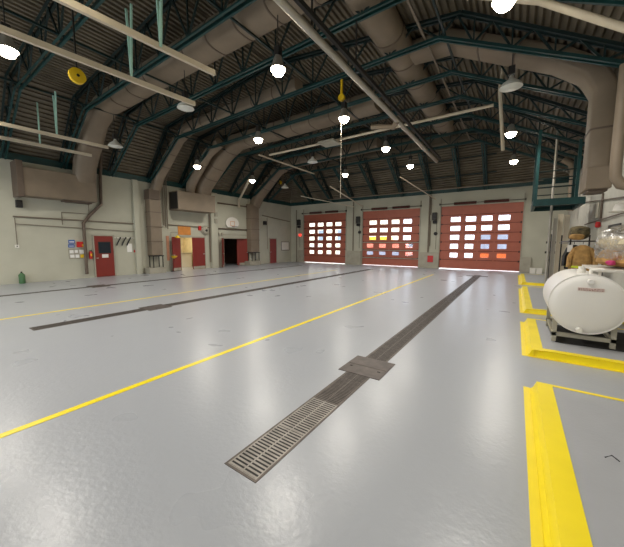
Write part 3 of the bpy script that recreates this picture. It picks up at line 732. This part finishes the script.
# room contents: counter with things, inner red leaf
o = tag(MB().box(LX-2.6, 10.5, 0, LX-1.9, 12.7, 0.95).build('counter', WHITE, bevel=0.02), 'white counter inside the lit room behind the open doors', 'counter')
MB().box(LX-2.65, 10.45, 0.95, LX-1.85, 12.75, 1.0).build('countertop', FRAME, o)
for k, (y_, mt_, l_) in enumerate(((11.2, REDP, 'small red container on the counter in the lit room'), (11.5, BLUEP, 'small blue container on the counter in the lit room'), (11.85, BLACK, 'black machine on the counter in the lit room'))):
    o = tag(MB().lathe([(0.09, 0), (0.12, 0.05), (0.11, 0.18 if k < 2 else 0.4), (0.05, 0.24 if k < 2 else 0.5)], (LX-2.2, y_, 1.001), n=12).build('container', mt_, smooth=True), l_, 'container')
o = thing('metal_shelving', (LX-3.4, 15.2, 0), 'dim metal shelving inside the dark doorway under the basketball board', 'shelving')
for yy in (14.4, 16.2):
    for xx in (LX-3.9, LX-3.5): MB().box(xx-0.02, yy-0.02, 0, xx+0.02, yy+0.02, 1.9).build('post', DARK, o)
for z_ in (0.3, 0.8, 1.3, 1.85): MB().box(LX-3.9, 14.4, z_, LX-3.5, 16.2, z_+0.03).build('shelf', DARK, o)
for k in range(5):
    z_ = (0.331, 0.831)[k % 2]; y_ = 14.55+0.36*k
    tag(MB().box(LX-3.85, y_, z_, LX-3.55, y_+0.28, z_+0.25+0.03*k).build('storage_box', (FRAME, REDMAN, DUCT)[k % 3], bevel=0.01), 'storage box on the dim shelving, %s from the left' % ORD[k], 'box', 'boxes in the dim store')
# boards, signs
o = thing('notice_board', (W, 5.42, 0.96), 'grey notice board with papers hung left of the single red door', 'notice board')
MB().box(W, 5.1, 0.95, W+0.03, 5.74, 1.42).build('board', FRAME, o); 
for (y_, z_, a_, b_, mt_) in ((5.13, 1.2, .15, .15, PAPER), (5.32, 1.22, .12, .13, PAPER), (5.5, 1.18, .2, .18, PAPER), (5.14, 1.0, .16, .14, PAPER), (5.34, 0.99, .15, .15, PAPER), (5.53, 0.98, .16, .16, YELP)):
    MB().box(W+0.03, y_, z_, W+0.035, y_+a_, z_+b_).build('sheet', mt_, o)
o = wbox('sign_panel', 5.1, 5.34, 1.47, 1.62, 0.02, BLUEP, 'lower blue and white sign left of the red box', 'sign'); MB().box(W+0.02, 5.13, 1.52, W+0.023, 5.31, 1.55).build('white_band', PAPER, o)
o = wbox('sign_panel', 5.12, 5.36, 1.65, 1.82, 0.02, BLUEP, 'upper blue and white sign above the notice board', 'sign'); MB().box(W+0.02, 5.15, 1.70, W+0.023, 5.33, 1.75).build('white_band', PAPER, o)
o = wbox('alarm_box', 5.42, 5.78, 1.48, 1.74, 0.10, REDP, 'red alarm box above the notice board', 'alarm box'); MB().box(W+0.1, 5.6, 1.52, W+0.104, 5.72, 1.62).build('label_plate', YELP, o)
o = thing('fire_extinguisher', (W+0.1, 5.93, 0.95), 'small red fire extinguisher hung left of the single red door', 'fire extinguisher')
MB().lathe([(0.06, 0.9), (0.07, 0.93), (0.07, 1.2), (0.03, 1.27)], (W+0.09, 5.93, 0.02), n=14).build('cylinder', REDP, o, smooth=True)
MB().box(W+0.06, 5.9, 1.29, W+0.14, 5.97, 1.33).build('valve_handle', BLACK, o); MB().tube([(W+0.1, 5.97, 1.3), (W+0.14, 6.02, 1.2), (W+0.12, 6.0, 1.02)], 0.012, 6).build('hose', BLACK, o)
MB().box(W+0.155, 5.895, 1.05, W+0.162, 5.965, 1.17).build('label_plate', YELP, o)
# hooks rack with black gear
o = thing('hook_rail', (W, 7.6, 1.95), 'white hook rail on the left wall right of the single red door', 'hook rail')
MB().box(W, 7.0, 1.92, W+0.03, 8.05, 1.97).build('rail', WHITE, o)
for k in range(6): MB().tube([(W+0.03, 7.1+0.16*k, 1.94), (W+0.09, 7.1+0.16*k, 1.92), (W+0.1, 7.1+0.16*k, 1.96)], 0.008, 6).build('hook', DARK, o)
for k, y_ in enumerate((7.25, 7.5, 7.74)):
    tag(MB().tube([(W+0.08, y_+0.06, 1.97), (W+0.1, y_-0.02, 1.85), (W+0.1, y_-0.10, 1.7), (W+0.09, y_-0.16, 1.55)], 0.03, 8).build('hanging_strap', BLACK, smooth=True), 'black gear strap hung on the white hook rail, %s from the red door' % ORD[k], 'strap', 'black straps on the hook rail')
wbox('paper_notice', 7.62, 7.86, 1.2, 1.65, 0.01, PAPER, 'white paper notice below the hook rail', 'notice')
wbox('call_point', 7.95, 8.07, 1.18, 1.3, 0.05, REDP, 'small red call point right of the white paper notice', 'call point')
# pipes on the wall
def wpipe(pts, r, lab, m_=PIPE, n=8): return tag(MB().tube(pts, r, n).build('wall_pipe', m_, smooth=True), lab, 'pipe')
wpipe([(LX+0.5, 6.57, 6.3), (LX+0.12, 6.55, 5.0), (LX+0.12, 6.5, 3.55), (LX+0.12, 6.0, 3.0), (LX+0.12, 5.72, 2.6), (LX+0.12, 5.71, 0.2)], 0.07, 'thick brown drain pipe bending down the left wall beside the notice board', DUCTD, 10)
wpipe([(LX+0.05, 3.35, 2.75), (LX+0.05, 8.15, 2.7)], 0.03, 'upper level pipe across the left wall above the single red door')
wpipe([(LX+0.05, 3.4, 2.45), (LX+0.05, 8.1, 2.28)], 0.016, 'thin lower level conduit across the left wall above the single red door')
wpipe([(LX+0.04, 3.4, 2.7), (LX+0.04, 3.4, 1.6)], 0.014, 'thin conduit dropping to the small switch at the far left')
wpipe([(LX+0.04, 4.95, 2.5), (LX+0.04, 4.95, 3.05), (LX+0.04, 6.0, 3.05), (LX+0.04, 6.0, 3.6)], 0.018, 'thin stepped conduit under the left plenum box')
wpipe([(LX+0.04, 8.02, 2.3), (LX+0.04, 8.02, 1.3)], 0.014, 'thin conduit dropping to the small red call point')
wpipe([(LX+0.05, 9.95, 2.75), (LX+0.05, 12.9, 2.7)], 0.03, 'level pipe on the left wall above the orange sign')
for k, y_ in enumerate((9.62, 9.74, 9.86, 10.3)):
    if k < 3: wpipe([(LX+0.7, y_, 6.0), (LX+0.12, y_, 5.2), (LX+0.12, y_, 2.7-0.1*k)], 0.025, 'thin vertical pipe above the emergency shower, %s from the left' % ORD[k])
wpipe([(LX+0.08, 12.78, 3.6), (LX+0.08, 12.78, 0.4)], 0.04, 'vertical pipe between the two double doorways running down past the bell')
wpipe([(LX+0.05, 13.42, 4.4), (LX+0.05, 16.35, 4.4)], 0.05, 'upper level dark pipe over the basketball board', DUCTD)
wpipe([(LX+0.05, 13.42, 2.67), (LX+0.05, 16.35, 2.67)], 0.045, 'level dark pipe behind the basketball board', DUCTD)
wpipe([(LX+0.05, 17.85, 3.9), (LX+0.05, 21.4, 3.6)], 0.03, 'level pipe on the left wall in the far corner')
wpipe([(LX+0.05, 18.4, 3.75), (LX+0.05, 18.4, 2.6), (LX+0.05, 18.4, 1.2)], 0.015, 'thin conduit right of the far boxy wall duct')
o = wbox('wall_switch', 3.33, 3.45, 1.48, 1.6, 0.05, WHITE, 'small white switch box at the far left of the left wall', 'switch'); MB().box(W+0.05, 3.37, 1.52, W+0.06, 3.41, 1.56).build('toggle', DARK, o)
o = wbox('loudspeaker', 3.46, 3.66, 3.12, 3.42, 0.16, BLACK, 'black loudspeaker below the left end of the plenum box', 'speaker', bevel=0.01); MB().box(W+0.16, 3.49, 3.16, W+0.168, 3.63, 3.38).build('grille', DARK, o)
o = wbox('loudspeaker', 17.95, 18.2, 3.15, 3.45, 0.2, BLACK, 'black loudspeaker high on the left wall near the far corner', 'speaker', bevel=0.01); MB().box(W+0.2, 17.99, 3.2, W+0.208, 18.16, 3.4).build('grille', DARK, o)
o = thing('green_bottle', (W+0.15, 3.42, 0), 'small green canister standing on the floor against the left wall', 'canister')
MB().lathe([(0.09, 0.0), (0.1, 0.03), (0.1, 0.36), (0.04, 0.44)], (W+0.15, 3.42, 0), n=14).build('body', GREEN, o, smooth=True); MB().lathe([(0.03, 0.44), (0.03, 0.5)], (W+0.15, 3.42, 0), n=10).build('cap', DARK, o)
# emergency shower / eyewash
o = thing('emergency_shower', (LX+0.2, 9.98, 0), 'emergency shower with yellow head and yellow eyewash bowl left of the open red doors', 'emergency shower')
MB().tube([(LX+0.2, 9.98, 0.02), (LX+0.2, 9.98, 2.3), (LX+0.5, 10.2, 2.32), (LX+0.5, 10.2, 2.12)], 0.025, 8).build('stand_pipe', SILVER, o, smooth=True)
MB().lathe([(0.16, 1.98), (0.15, 2.02), (0.05, 2.1), (0.03, 2.14)], (LX+0.5, 10.2, 0), n=16).build('shower_head', YELP, o, smooth=True)
MB().lathe([(0.04, 0.78), (0.15, 0.86), (0.19, 0.93), (0.17, 0.93)], (LX+0.42, 9.98, 0), n=16).build('eyewash_bowl', YELP, o, smooth=True)
MB().lathe([(0.12, 0.001), (0.1, 0.03)], (LX+0.2, 9.98, 0), n=14).build('foot', DARK, o)
wbox('sign_panel', 9.78, 9.95, 0.65, 2.1, 0.02, mat('faded_orange_sign', s2l(196, 140, 112), 0.6), 'tall narrow faded orange sign behind the emergency shower', 'sign')
wbox('sign_panel', 10.55, 11.4, 2.18, 2.7, 0.03, ORANGE, 'orange sign board above the doorway to the lit room', 'sign')
# bell / hose reel
o = thing('fire_bell', (W, 12.7, 2.35), 'large round grey bell with ring on the left wall between the double doorways', 'bell')
MB().lathe([(0.3, 0.0), (0.3, 0.04), (0.24, 0.06), (0.22, 0.12), (0.1, 0.16)], (W+0.02, 12.45, 2.5), 'X', 22).build('gong', FRAME, o, smooth=True)
MB().lathe([(0.08, 0.16), (0.08, 0.19)], (W+0.02, 12.45, 2.5), 'X', 14).build('centre_boss', DARK, o)
wbox('horn_box', 11.95, 12.12, 2.5, 2.78, 0.1, REDP, 'small dark red horn box left of the round bell', 'alarm box')
for k, (y_, z_, a_, b_) in enumerate(((13.5, 2.2, .14, .2), (13.75, 2.2, .14, .2), (12.9, 1.2, .2, .3), (13.1, 3.0, .2, .3), (13.12, 3.45, .2, .3))):
    wbox('electrical_box', y_, y_+a_, z_, z_+b_, 0.08, FRAME, 'small grey electrical box on the left wall, ' + ['left one above the dark doorway', 'right one above the dark doorway', 'beside the red leaf at waist height', 'on the pilaster below the plenum box', 'on the pilaster just beside the plenum box'][k], 'electrical box', x0=(LX+0.182 if k in (3, 4) else None))
# basketball board
o = thing('basketball_board', (W, 14.7, 2.7), 'white fan shaped basketball board with hoop on the left wall', 'basketball hoop')
pts = [(14.7-0.42, 2.80), (14.7+0.42, 2.80)] + [(14.7+0.60*math.cos(a_), 3.08+0.44*math.sin(a_)) for a_ in [R(-10+k*20) for k in range(11)]]
MB().prism(pts, LX+0.1, LX+0.13, 'X').build('backboard', WHITE, o)
m = MB()
for (y0, z0, y1, z1) in ((14.5, 2.9, 14.9, 2.93), (14.5, 3.2, 14.9, 3.23), (14.5, 2.93, 14.53, 3.2), (14.87, 2.93, 14.9, 3.2)): m.box(LX+0.13, y0, z0, LX+0.134, y1, z1)
m.build('target_square', ORANGE, o)
rp = [(LX+0.36+0.22*math.cos(R(k*24)), 14.7+0.22*math.sin(R(k*24)), 2.84) for k in range(16)]
MB().tube(rp, 0.012, 6, (0, 0, 1)).build('hoop', DARK, o)
MB().box(LX+0.001, 14.5, 2.85, LX+0.1, 14.9, 3.3).build('bracket', DARK, o)
tag(MB().box(W, 13.5, 2.25, W+0.03, 16.3, 2.3).build('wall_rail', FRAME), 'long pale rail just above the dark doorway', 'rail')
o = wbox('whiteboard', 20.2, 21.25, 1.08, 1.78, 0.03, WHITE, 'framed white board on the left wall by the far corner', 'whiteboard')
m = MB(); m.box(W+0.03, 20.17, 1.05, W+0.045, 21.28, 1.09); m.box(W+0.03, 20.17, 1.77, W+0.045, 21.28, 1.81); m.box(W+0.03, 20.17, 1.09, W+0.045, 20.21, 1.77); m.box(W+0.03, 21.24, 1.09, W+0.045, 21.28, 1.77); m.build('frame', DARK, o)
o = tag(MB().beam((LX+0.25, 15.25, 4.75), (-14.2, 13.8, 5.65), 0.09, 0.12).build('sloping_beam', RAIL), 'pale sloping bracket beam under the roof edge right of the basketball board', 'steel beam')
MB().box(LX+0.15, 15.2, 4.25, LX+0.27, 15.32, 4.85).build('end_post', RAIL, o)

# ================================================================== RIGHT SIDE
# ---- white tank on stand
TY0, TY1, TXC, TZC, TR = 6.1, 7.45, 0.95, 0.77, 0.46
t = thing('storage_tank', (TXC, (TY0+TY1)/2, 0.10), 'large white horizontal storage tank on a steel stand on the yellow edged pad', 'tank')
prof = [(0.0, TY0-0.05), (0.22, TY0-0.045), (0.36, TY0-0.025), (TR-0.03, TY0), (TR, TY0+0.03), (TR, TY1-0.03), (TR-0.03, TY1), (0.36, TY1+0.03), (0.0, TY1+0.05)]
MB().lathe(prof, (TXC, 0, TZC), 'Y', 56).build('shell', TANKW, t, smooth=True)
MB().lathe([(TR+0.008, TY0+0.015), (TR+0.008, TY0+0.045)], (TXC, 0, TZC), 'Y', 56).build('weld_rim', TANKW, t, smooth=True)
st = []
for xx in (0.60, 1.30):
    for yy in (TY0+0.12, TY1-0.15): MB().box(xx-0.03, yy-0.03, 0.105, xx+0.03, yy+0.03, 0.5).build('leg', FRAME, t)
for yy in (TY0+0.12, TY1-0.15): MB().box(0.57, yy-0.03, 0.20, 1.33, yy+0.03, 0.26).build('cross_bar', FRAME, t)
for xx in (0.60, 1.30): MB().box(xx-0.025, TY0+0.12, 0.21, xx+0.025, TY1-0.15, 0.25).build('side_bar', FRAME, t)
MB().box(0.62, TY0+0.05, 0.104, 1.7, TY1, 0.112).build('drip_tray', PIT, t)
MB().lathe([(0.035, TY0-0.10), (0.04, TY0-0.09), (0.04, TY0-0.03)], (0.96, 0, 1.13), 'Y', 14).build('upper_plug', TANKW, t, smooth=True)
MB().lathe([(0.035, TY0-0.09), (0.04, TY0-0.08), (0.04, TY0-0.0)], (0.88, 0, 0.37), 'Y', 14).build('drain_plug', WHITE, t, smooth=True)
lp = MB().box(0.82, TY0-0.056, 0.985, 1.12, TY0-0.045, 1.035).build('label_plate', mat('label_pink', s2l(214, 196, 188), 0.6), t)
m = MB()
for row in range(2):
    xx = 0.83
    while xx < 1.10:
        w_ = random.uniform(0.012, 0.04); m.box(xx, TY0-0.058, 0.993+row*0.02, min(xx+w_, 1.115), TY0-0.056, 1.003+row*0.02); xx += w_+0.008
m.build('printed_lines', mat('faded_dark_print', s2l(150, 110, 104), 0.7), lp)
MB().lathe([(0.06, 1.21), (0.06, 1.27), (0.035, 1.28), (0.035, 1.33)], (0.9, 6.5, 0), n=14).build('filler_cap', WHITE, t, smooth=True)
MB().tube([(1.0, 6.35, 1.2), (1.0, 6.35, 1.29), (1.14, 6.35, 1.30)], 0.03, 10).build('vent_elbow', WHITE, t, smooth=True)
# ---- white utility cart/table behind the tank with a wrapped bundle
t = thing('wall_shelf', (1.75, 8.2, 0.1), 'white topped rack table behind the tank carrying the plastic wrapped bundle', 'rack')
MB().box(1.28, 7.6, 1.17, 2.2, 9.2, 1.22).build('top', WHITE, t, bevel=0.008)
for xx in (1.33, 2.15):
    for yy in (7.65, 9.15): MB().box(xx-0.02, yy-0.02, 0.105, xx+0.02, yy+0.02, 1.17).build('leg', WHITE, t)
MB().box(1.3, 7.6, 0.5, 2.18, 9.2, 0.53).build('lower_shelf', FRAME, t)
def blob(c, r, sq, seed, n=14, mdisp=0.22):
    """irregular soft heap"""
    rnd = random.Random(seed); ph = [rnd.uniform(0, 6.28) for _ in range(6)]; m = MB(); rows = 10; o = 0
    for i in range(rows+1):
        th = math.pi*i/rows
        for j in range(n*2):
            a_ = math.pi*j/n
            k = 1+mdisp*(math.sin(3*a_+ph[0]+2*th)*0.5+math.sin(5*a_+ph[1])*0.3*math.sin(th)+math.sin(4*th+ph[2]+a_)*0.4)
            sx = math.sin(th)
            m.v.append((c[0]+r[0]*k*sx*math.cos(a_), c[1]+r[1]*k*sx*math.sin(a_), c[2]+r[2]*(math.copysign(abs(math.cos(th))**sq, math.cos(th)))))
    N = n*2
    for i in range(rows):
        for j in range(N): m.f.append((i*N+j, i*N+(j+1) % N, (i+1)*N+(j+1) % N, (i+1)*N+j)); m.m.append(0)
    return m
t = thing('wrapped_bundle', (1.72, 8.3, 1.225), 'bundle of folded tan gear wrapped in clear plastic on the white rack table', 'bundle')
blob((1.76, 8.3, 1.43), (0.37, 0.56, 0.20), 0.7, 3).build('folded_gear', TAN, t, smooth=True)
blob((1.76, 8.3, 1.70), (0.36, 0.54, 0.17), 0.7, 5).build('upper_gear', mat('cream_canvas', s2l(214, 200, 168), 0.8, var=0.2, scale=9), t, smooth=True)
blob((1.80, 8.3, 1.93), (0.29, 0.46, 0.13), 0.7, 8).build('top_gear', OLIVE, t, smooth=True)
blob((1.50, 7.85, 1.34), (0.07, 0.1, 0.05), 0.8, 11).build('pink_strap', mat('magenta_webbing', s2l(190, 50, 110), 0.6), t, smooth=True)
blob((1.52, 8.1, 1.50), (0.05, 0.08, 0.05), 0.8, 12).build('yellow_tag', YELP, t, smooth=True)
blob((1.80, 8.3, 1.66), (0.44, 0.62, 0.42), 0.5, 21, mdisp=0.10).build('plastic_wrap', FILM, t, smooth=True)
tag(MB().box(2.21, 11.1, 2.15, 2.248, 12.3, 2.24).build('wall_sign', DARK), 'thin dark sign strip on the right wall above the wrapped bundle', 'sign')
# helmet on the wall at the right edge
t = thing('white_helmet', (1.92, 9.7, 2.45), 'white helmet hung at the right edge above the wrapped bundle', 'helmet')
MB().lathe([(0.19, 2.42), (0.2, 2.43), (0.13, 2.46), (0.125, 2.52), (0.09, 2.60), (0.03, 2.63)], (1.92, 9.7, 0), n=20).build('crown', WHITE, t, smooth=True)
MB().box(1.95, 9.65, 2.5, 2.24, 9.75, 2.53).build('hook', DARK, t)
# ---- turnout gear rack
t = thing('gear_rack', (1.9, 12.9, 0.1), 'dark steel gear rack by the right wall with coats and bags', 'rack')
for yy in (11.9, 14.1):
    for xx in (1.35, 2.1): MB().box(xx-0.02, yy-0.02, 0.105, xx+0.02, yy+0.02, 2.0).build('post', DARK, t)
for z_ in (0.45, 1.76): MB().box(1.33, 11.88, z_, 2.12, 14.12, z_+0.03).build('shelf', DARK, t)
MB().tube([(1.3, 11.9, 1.72), (1.3, 14.1, 1.72)], 0.015, 8, (1, 0, 0)).build('hang_rail', DARK, t)
def coat(y_, x_, mt_, lab, s_=1.0, seed=0):
    t = thing('turnout_coat', (x_, y_, 0.95), lab, 'coat')
    m = MB(); rows = []
    for (z_, w_, d_) in ((1.66, 0.10, 0.08), (1.6, 0.34, 0.14), (1.45, 0.42, 0.2), (1.2, 0.46, 0.24), (0.95, 0.54, 0.27), (0.9, 0.5, 0.24)):
        rows.append([(x_+w_/2*s_*math.cos(a_)*(1+0.08*math.sin(5*a_+seed)), y_+d_/2*math.sin(a_)*(1+0.1*math.sin(4*a_+seed)), z_) for a_ in [2*math.pi*k/18 for k in range(18)]])
    for r_ in rows: m.v += r_
    for i in range(len(rows)-1):
        for j in range(18): m.f.append((i*18+j, i*18+(j+1) % 18, (i+1)*18+(j+1) % 18, (i+1)*18+j)); m.m.append(0)
    m.f.append(tuple(range(18))); m.m.append(0); m.f.append(tuple(90+j for j in range(18))); m.m.append(0)
    m.build('body', mt_, t, smooth=True)
    for q in (-1, 1): MB().tube([(x_+q*0.16*s_, y_, 1.56), (x_+q*0.27*s_, y_-0.04, 1.3), (x_+q*0.28*s_, y_-0.08, 1.0)], 0.06, 8).build('sleeve', mt_, t, smooth=True)
    ring = [(x_+0.275*s_*math.cos(a_), y_+0.145*math.sin(a_), 1.02) for a_ in [2*math.pi*k/18 for k in range(19)]]
    MB().sweep(ring, [(-0.03, -0.006), (0.03, -0.006), (0.03, 0.006), (-0.03, 0.006)], (0, 0, 1)).build('reflective_band', LIME, t)
    MB().tube([(x_, y_, 1.68), (x_, y_, 1.75)], 0.008, 6, (1, 0, 0)).build('hanger_hook', DARK, t)
coat(11.75, 1.62, TAN, 'tan turnout coat with lime band hung on the gear rack, nearest the tank', 1.05)
coat(12.35, 1.5, BLACK, 'black coat with lime band hung behind the tan one on the gear rack', 0.8, 2)
tag(blob((1.60, 12.55, 2.03), (0.25, 0.55, 0.22), 0.45, 31, mdisp=0.12).build('gear_bag', OLIVE, smooth=True), 'dark khaki gear bag on top of the gear rack', 'bag')
tag(blob((1.47, 11.86, 1.90), (0.17, 0.11, 0.09), 0.6, 37).build('gear_pouch', TAN, smooth=True), 'tan pouch on the gear rack in front of the khaki bag', 'bag')
tag(MB().box(1.28, 11.8, 1.45, 1.40, 11.81, 1.66).build('white_tag', PAPER), 'white tag hanging from the gear rack beside the coats', 'tag')
# ---- tall lockers / boards behind
for k, (x_, y_, w_, h_, l_) in enumerate(((1.22, 15.35, 0.10, 2.7, 'narrow tall grey channel leaning by the right wall, left one'), (1.38, 15.3, 0.14, 2.85, 'taller pale grey channel by the right wall, middle one'), (1.56, 15.2, 0.15, 2.8, 'pale grey channel by the right wall, right one'))):
    o = thing('upright_channel', (x_, y_, 0.1), l_, 'steel channel')
    m = MB(); m.box(x_-w_/2, y_-0.06, 0.105, x_+w_/2, y_-0.04, h_); m.build('web', RAIL if k else SILVER, o)
    for q in (-1, 1): MB().box(x_+q*w_/2-0.01, y_-0.08, 0.105, x_+q*w_/2+0.01, y_+0.02, h_).build('flange', RAIL if k else SILVER, o)
o = thing('tool_panel', (1.3, 17.4, 0.1), 'stand with small dark tools between the pole and the pale channels', 'tool stand')
MB().box(1.28, 17.4, 0.105, 1.32, 17.44, 2.3).build('post', DARK, o)
for z_, a_ in ((2.1, .14), (1.7, .18), (1.25, .2), (0.9, .12)): MB().box(1.3-a_, 17.36, z_, 1.3+a_, 17.4, z_+0.1).build('clamp', DARK, o)
MB().box(1.18, 17.3, 2.12, 1.4, 17.36, 2.3).build('white_plate', WHITE, o)
# ---- teal platform with railings
t = thing('steel_platform', (1.1, 15.0, 3.0), 'teal steel platform with railings hung from the roof by the right wall', 'platform')
PX0, PX1, PY0, PY1, PZ = 0.42, 1.85, 13.7, 16.0, 3.05
m = MB(); m.box(PX0, PY0, PZ, PX1, PY0+0.09, PZ+0.24); m.box(PX0, PY1-0.09, PZ, PX1, PY1, PZ+0.24); m.box(PX0, PY0+.09, PZ, PX0+0.09, PY1-.09, PZ+0.24); m.box(PX1-0.09, PY0+.09, PZ, PX1, PY1-.09, PZ+0.24)
m.build('edge_frame', TEAL, t)
m = MB(); m.box(PX0+0.09, PY0+0.09, PZ+0.16, 0.9, PY1-0.09, PZ+0.19); m.box(0.9, PY0+0.09, PZ+0.16, PX1-0.09, 14.75, PZ+0.19); m.box(0.9, 15.25, PZ+0.16, PX1-0.09, PY1-0.09, PZ+0.19); m.box(1.35, 14.75, PZ+0.16, PX1-.09, 15.25, PZ+0.19)
m.build('deck_plate', TEAL_SHADED, t)
for (x_, y_, zt_) in ((PX0+0.06, PY0+0.05, 5.72), (PX1-0.25, PY0+0.05, 5.2), (PX0+0.06, PY1-0.05, 5.75), (PX1-0.1, PY1-0.05, 5.15)):
    MB().box(x_-0.045, y_-0.045, PZ+0.2, x_+0.045, y_+0.045, zt_).build('post', TEAL, t)
for z_ in (3.75, 4.05, 4.3):
    MB().tube([(PX0+0.06, PY0+0.05, z_-0.05), (PX1-0.25, PY0+0.05, z_-0.05)], 0.02, 8, (0, 1, 0)).build('front_rail', TEAL_SHADED, t, smooth=True)
    MB().tube([(PX0+0.06, PY1-0.05, z_-0.05), (PX1-0.1, PY1-0.05, z_-0.05)], 0.02, 8, (0, 1, 0)).build('rear_rail', TEAL_SHADED, t, smooth=True)
tag(MB().tube([(1.05, 15.0, 0.10), (1.05, 15.0, 6.02)], 0.045, 14, (1, 0, 0)).build('slide_pole', SILVER, smooth=True), 'silver vertical pole rising from the floor through the teal platform', 'pole')
duct('wall_vent_pipe', [(1.55, 18.2, 5.55), (1.85, 18.2, 5.3), (1.95, 18.2, 5.0), (1.95, 18.2, 3.2)], 0.26, 0.26, 'beige elbow duct on the right wall behind the teal platform', p=2, seams=False)
# ---- right edge: drop box under the brown duct, big pipe
o = tag(MB().box(1.25, 9.42, 2.95, 1.69, 10.25, 3.45).build('duct_outlet', DUCT, bevel=0.02), 'brown outlet box at the foot of the right wall duct', 'duct box')
MB().box(1.3, 9.5, 2.9, 1.64, 10.15, 2.951).build('grille', DUCTD, o)
tag(MB().tube([(1.46, 8.0, 4.95), (1.46, 8.0, 3.2), (1.47, 8.0, 2.95), (1.55, 8.0, 2.8), (1.7, 8.0, 2.75), (2.24, 8.0, 2.75)], 0.09, 14).build('large_pipe', DUCT, smooth=True), 'thick brown pipe bending into the right wall at the right edge', 'pipe')
tag(MB().tube([(2.2, 13.3, 3.3), (2.2, 13.3, 3.2), (2.2, 13.3, 2.5)], 0.03, 8).build('wall_pipe', DUCTD, smooth=True), 'short vertical pipe on the right wall under the duct outlet', 'pipe')
tag(MB().box(2.15, 13.45, 2.55, 2.248, 14.4, 3.05).build('electrical_box', FRAME), 'grey box on the right wall below the duct outlet', 'electrical box')
tag(MB().lathe([(0.04, 2.22), (0.07, 2.25), (0.07, 2.38), (0.04, 2.41)], (2.17, 13.44, 0), n=14).build('alarm_beacon', REDP, smooth=True), 'red beacon on the right wall above the gear rack', 'alarm light')
for k, (a_, b_, l_) in enumerate((((2.2, 9.0, 2.72), (2.2, 18.0, 3.5), 'upper thin conduit sloping along the right wall'), ((2.2, 8.0, 2.5), (2.2, 16.0, 2.45), 'lower thin conduit along the right wall'))):
    tag(MB().tube([a_, b_], 0.02, 6, (1, 0, 0)).build('conduit', DUCTD), l_, 'conduit')
tag(MB().tube([(0.64, 2.95, 0.115), (0.68, 2.97, 0.135), (0.72, 2.95, 0.115)], 0.005, 6, (1, 0, 0)).build('cable_tie', BLACK), 'small black cable scrap on the near raised pad at the right edge', 'cable')

# ================================================================== OUTSIDE, SEEN THROUGH THE DOOR PANES
def wheel(x_, y_, parent, r=0.5):
    MB().lathe([(r*0.55, -0.15), (r, -0.13), (r, 0.13), (r*0.55, 0.15)], (x_, y_, r-0.02), 'Y', 20).build('wheel', BLACK, parent)
def truck(cx, y_, L, H, bodym, bandm, lab, cab=True):
    t = thing('parked_truck', (cx, y_, 0), lab, 'truck')
    MB().box(cx-L/2, y_, 0.55, cx+L/2-(1.6 if cab else 0.3), y_+2.2, H).build('body', bodym, t, bevel=0.06)
    x1 = cx+L/2
    MB().prism([(x1-1.6, 0.55), (x1, 0.55), (x1, 1.3), (x1-0.45, H*0.82), (x1-1.6, H*0.82)], y_+0.05, y_+2.15).build('cab', bodym, t, bevel=0.05)
    MB().box(x1-1.3, y_+0.03, 1.35, x1-0.5, y_+0.05, 1.95).build('window_pane', mat('truck_glass', s2l(70, 80, 92), 0.1), t)
    MB().box(cx-L/2, y_-0.015, 0.56, x1-1.62, y_, 0.98).build('stripe', bandm, t)
    MB().box(cx-L/2, y_+0.1, 0.4, x1, y_+2.1, 0.55).build('chassis', DARK, t)
    for xx in (cx-L/2+1.1, x1-0.8): wheel(xx, y_+0.2, t); wheel(xx, y_+2.0, t)
VR = mat('vehicle_red', s2l(240, 128, 104), 0.3); VO = mat('vehicle_orange', s2l(214, 96, 40), 0.3); VW = mat('vehicle_white', s2l(150, 156, 172), 0.3); VY = mat('vehicle_yellow', s2l(240, 205, 60), 0.3)
truck(0.7, 27.5, 6.2, 2.5, VW, VO, 'white truck with orange band parked outside the right garage door')
truck(-10.2, 28.0, 6.5, 1.9, VR, VW, 'red truck with white band parked outside the middle garage door')
MB().box(-12.6, 28.2, 1.9, -10.3, 29.9, 2.35).build('roof_box', VY, [o for o in COL.objects if o.name.startswith('parked_truck')][-1], bevel=0.04)
t = thing('yellow_building', (-27, 45, 0), 'pale yellow building outside the left garage door', 'building')
MB().box(-40, 42, 0, -16, 50, 6.0).build('wall', mat('pale_yellow_siding', s2l(250, 240, 208), 0.8), t)
MB().prism([(-40.5, 6.0), (-15.5, 6.0), (-20, 8.2), (-36, 8.2)], 41.6, 50.4).build('roof', mat('tan_roof', s2l(170, 150, 120), 0.8), t)
for k in range(6): MB().box(-38+k*3.6, 41.95, 2.2, -36.8+k*3.6, 42, 3.8).build('window', mat('far_glass', s2l(120, 130, 140), 0.2), t)
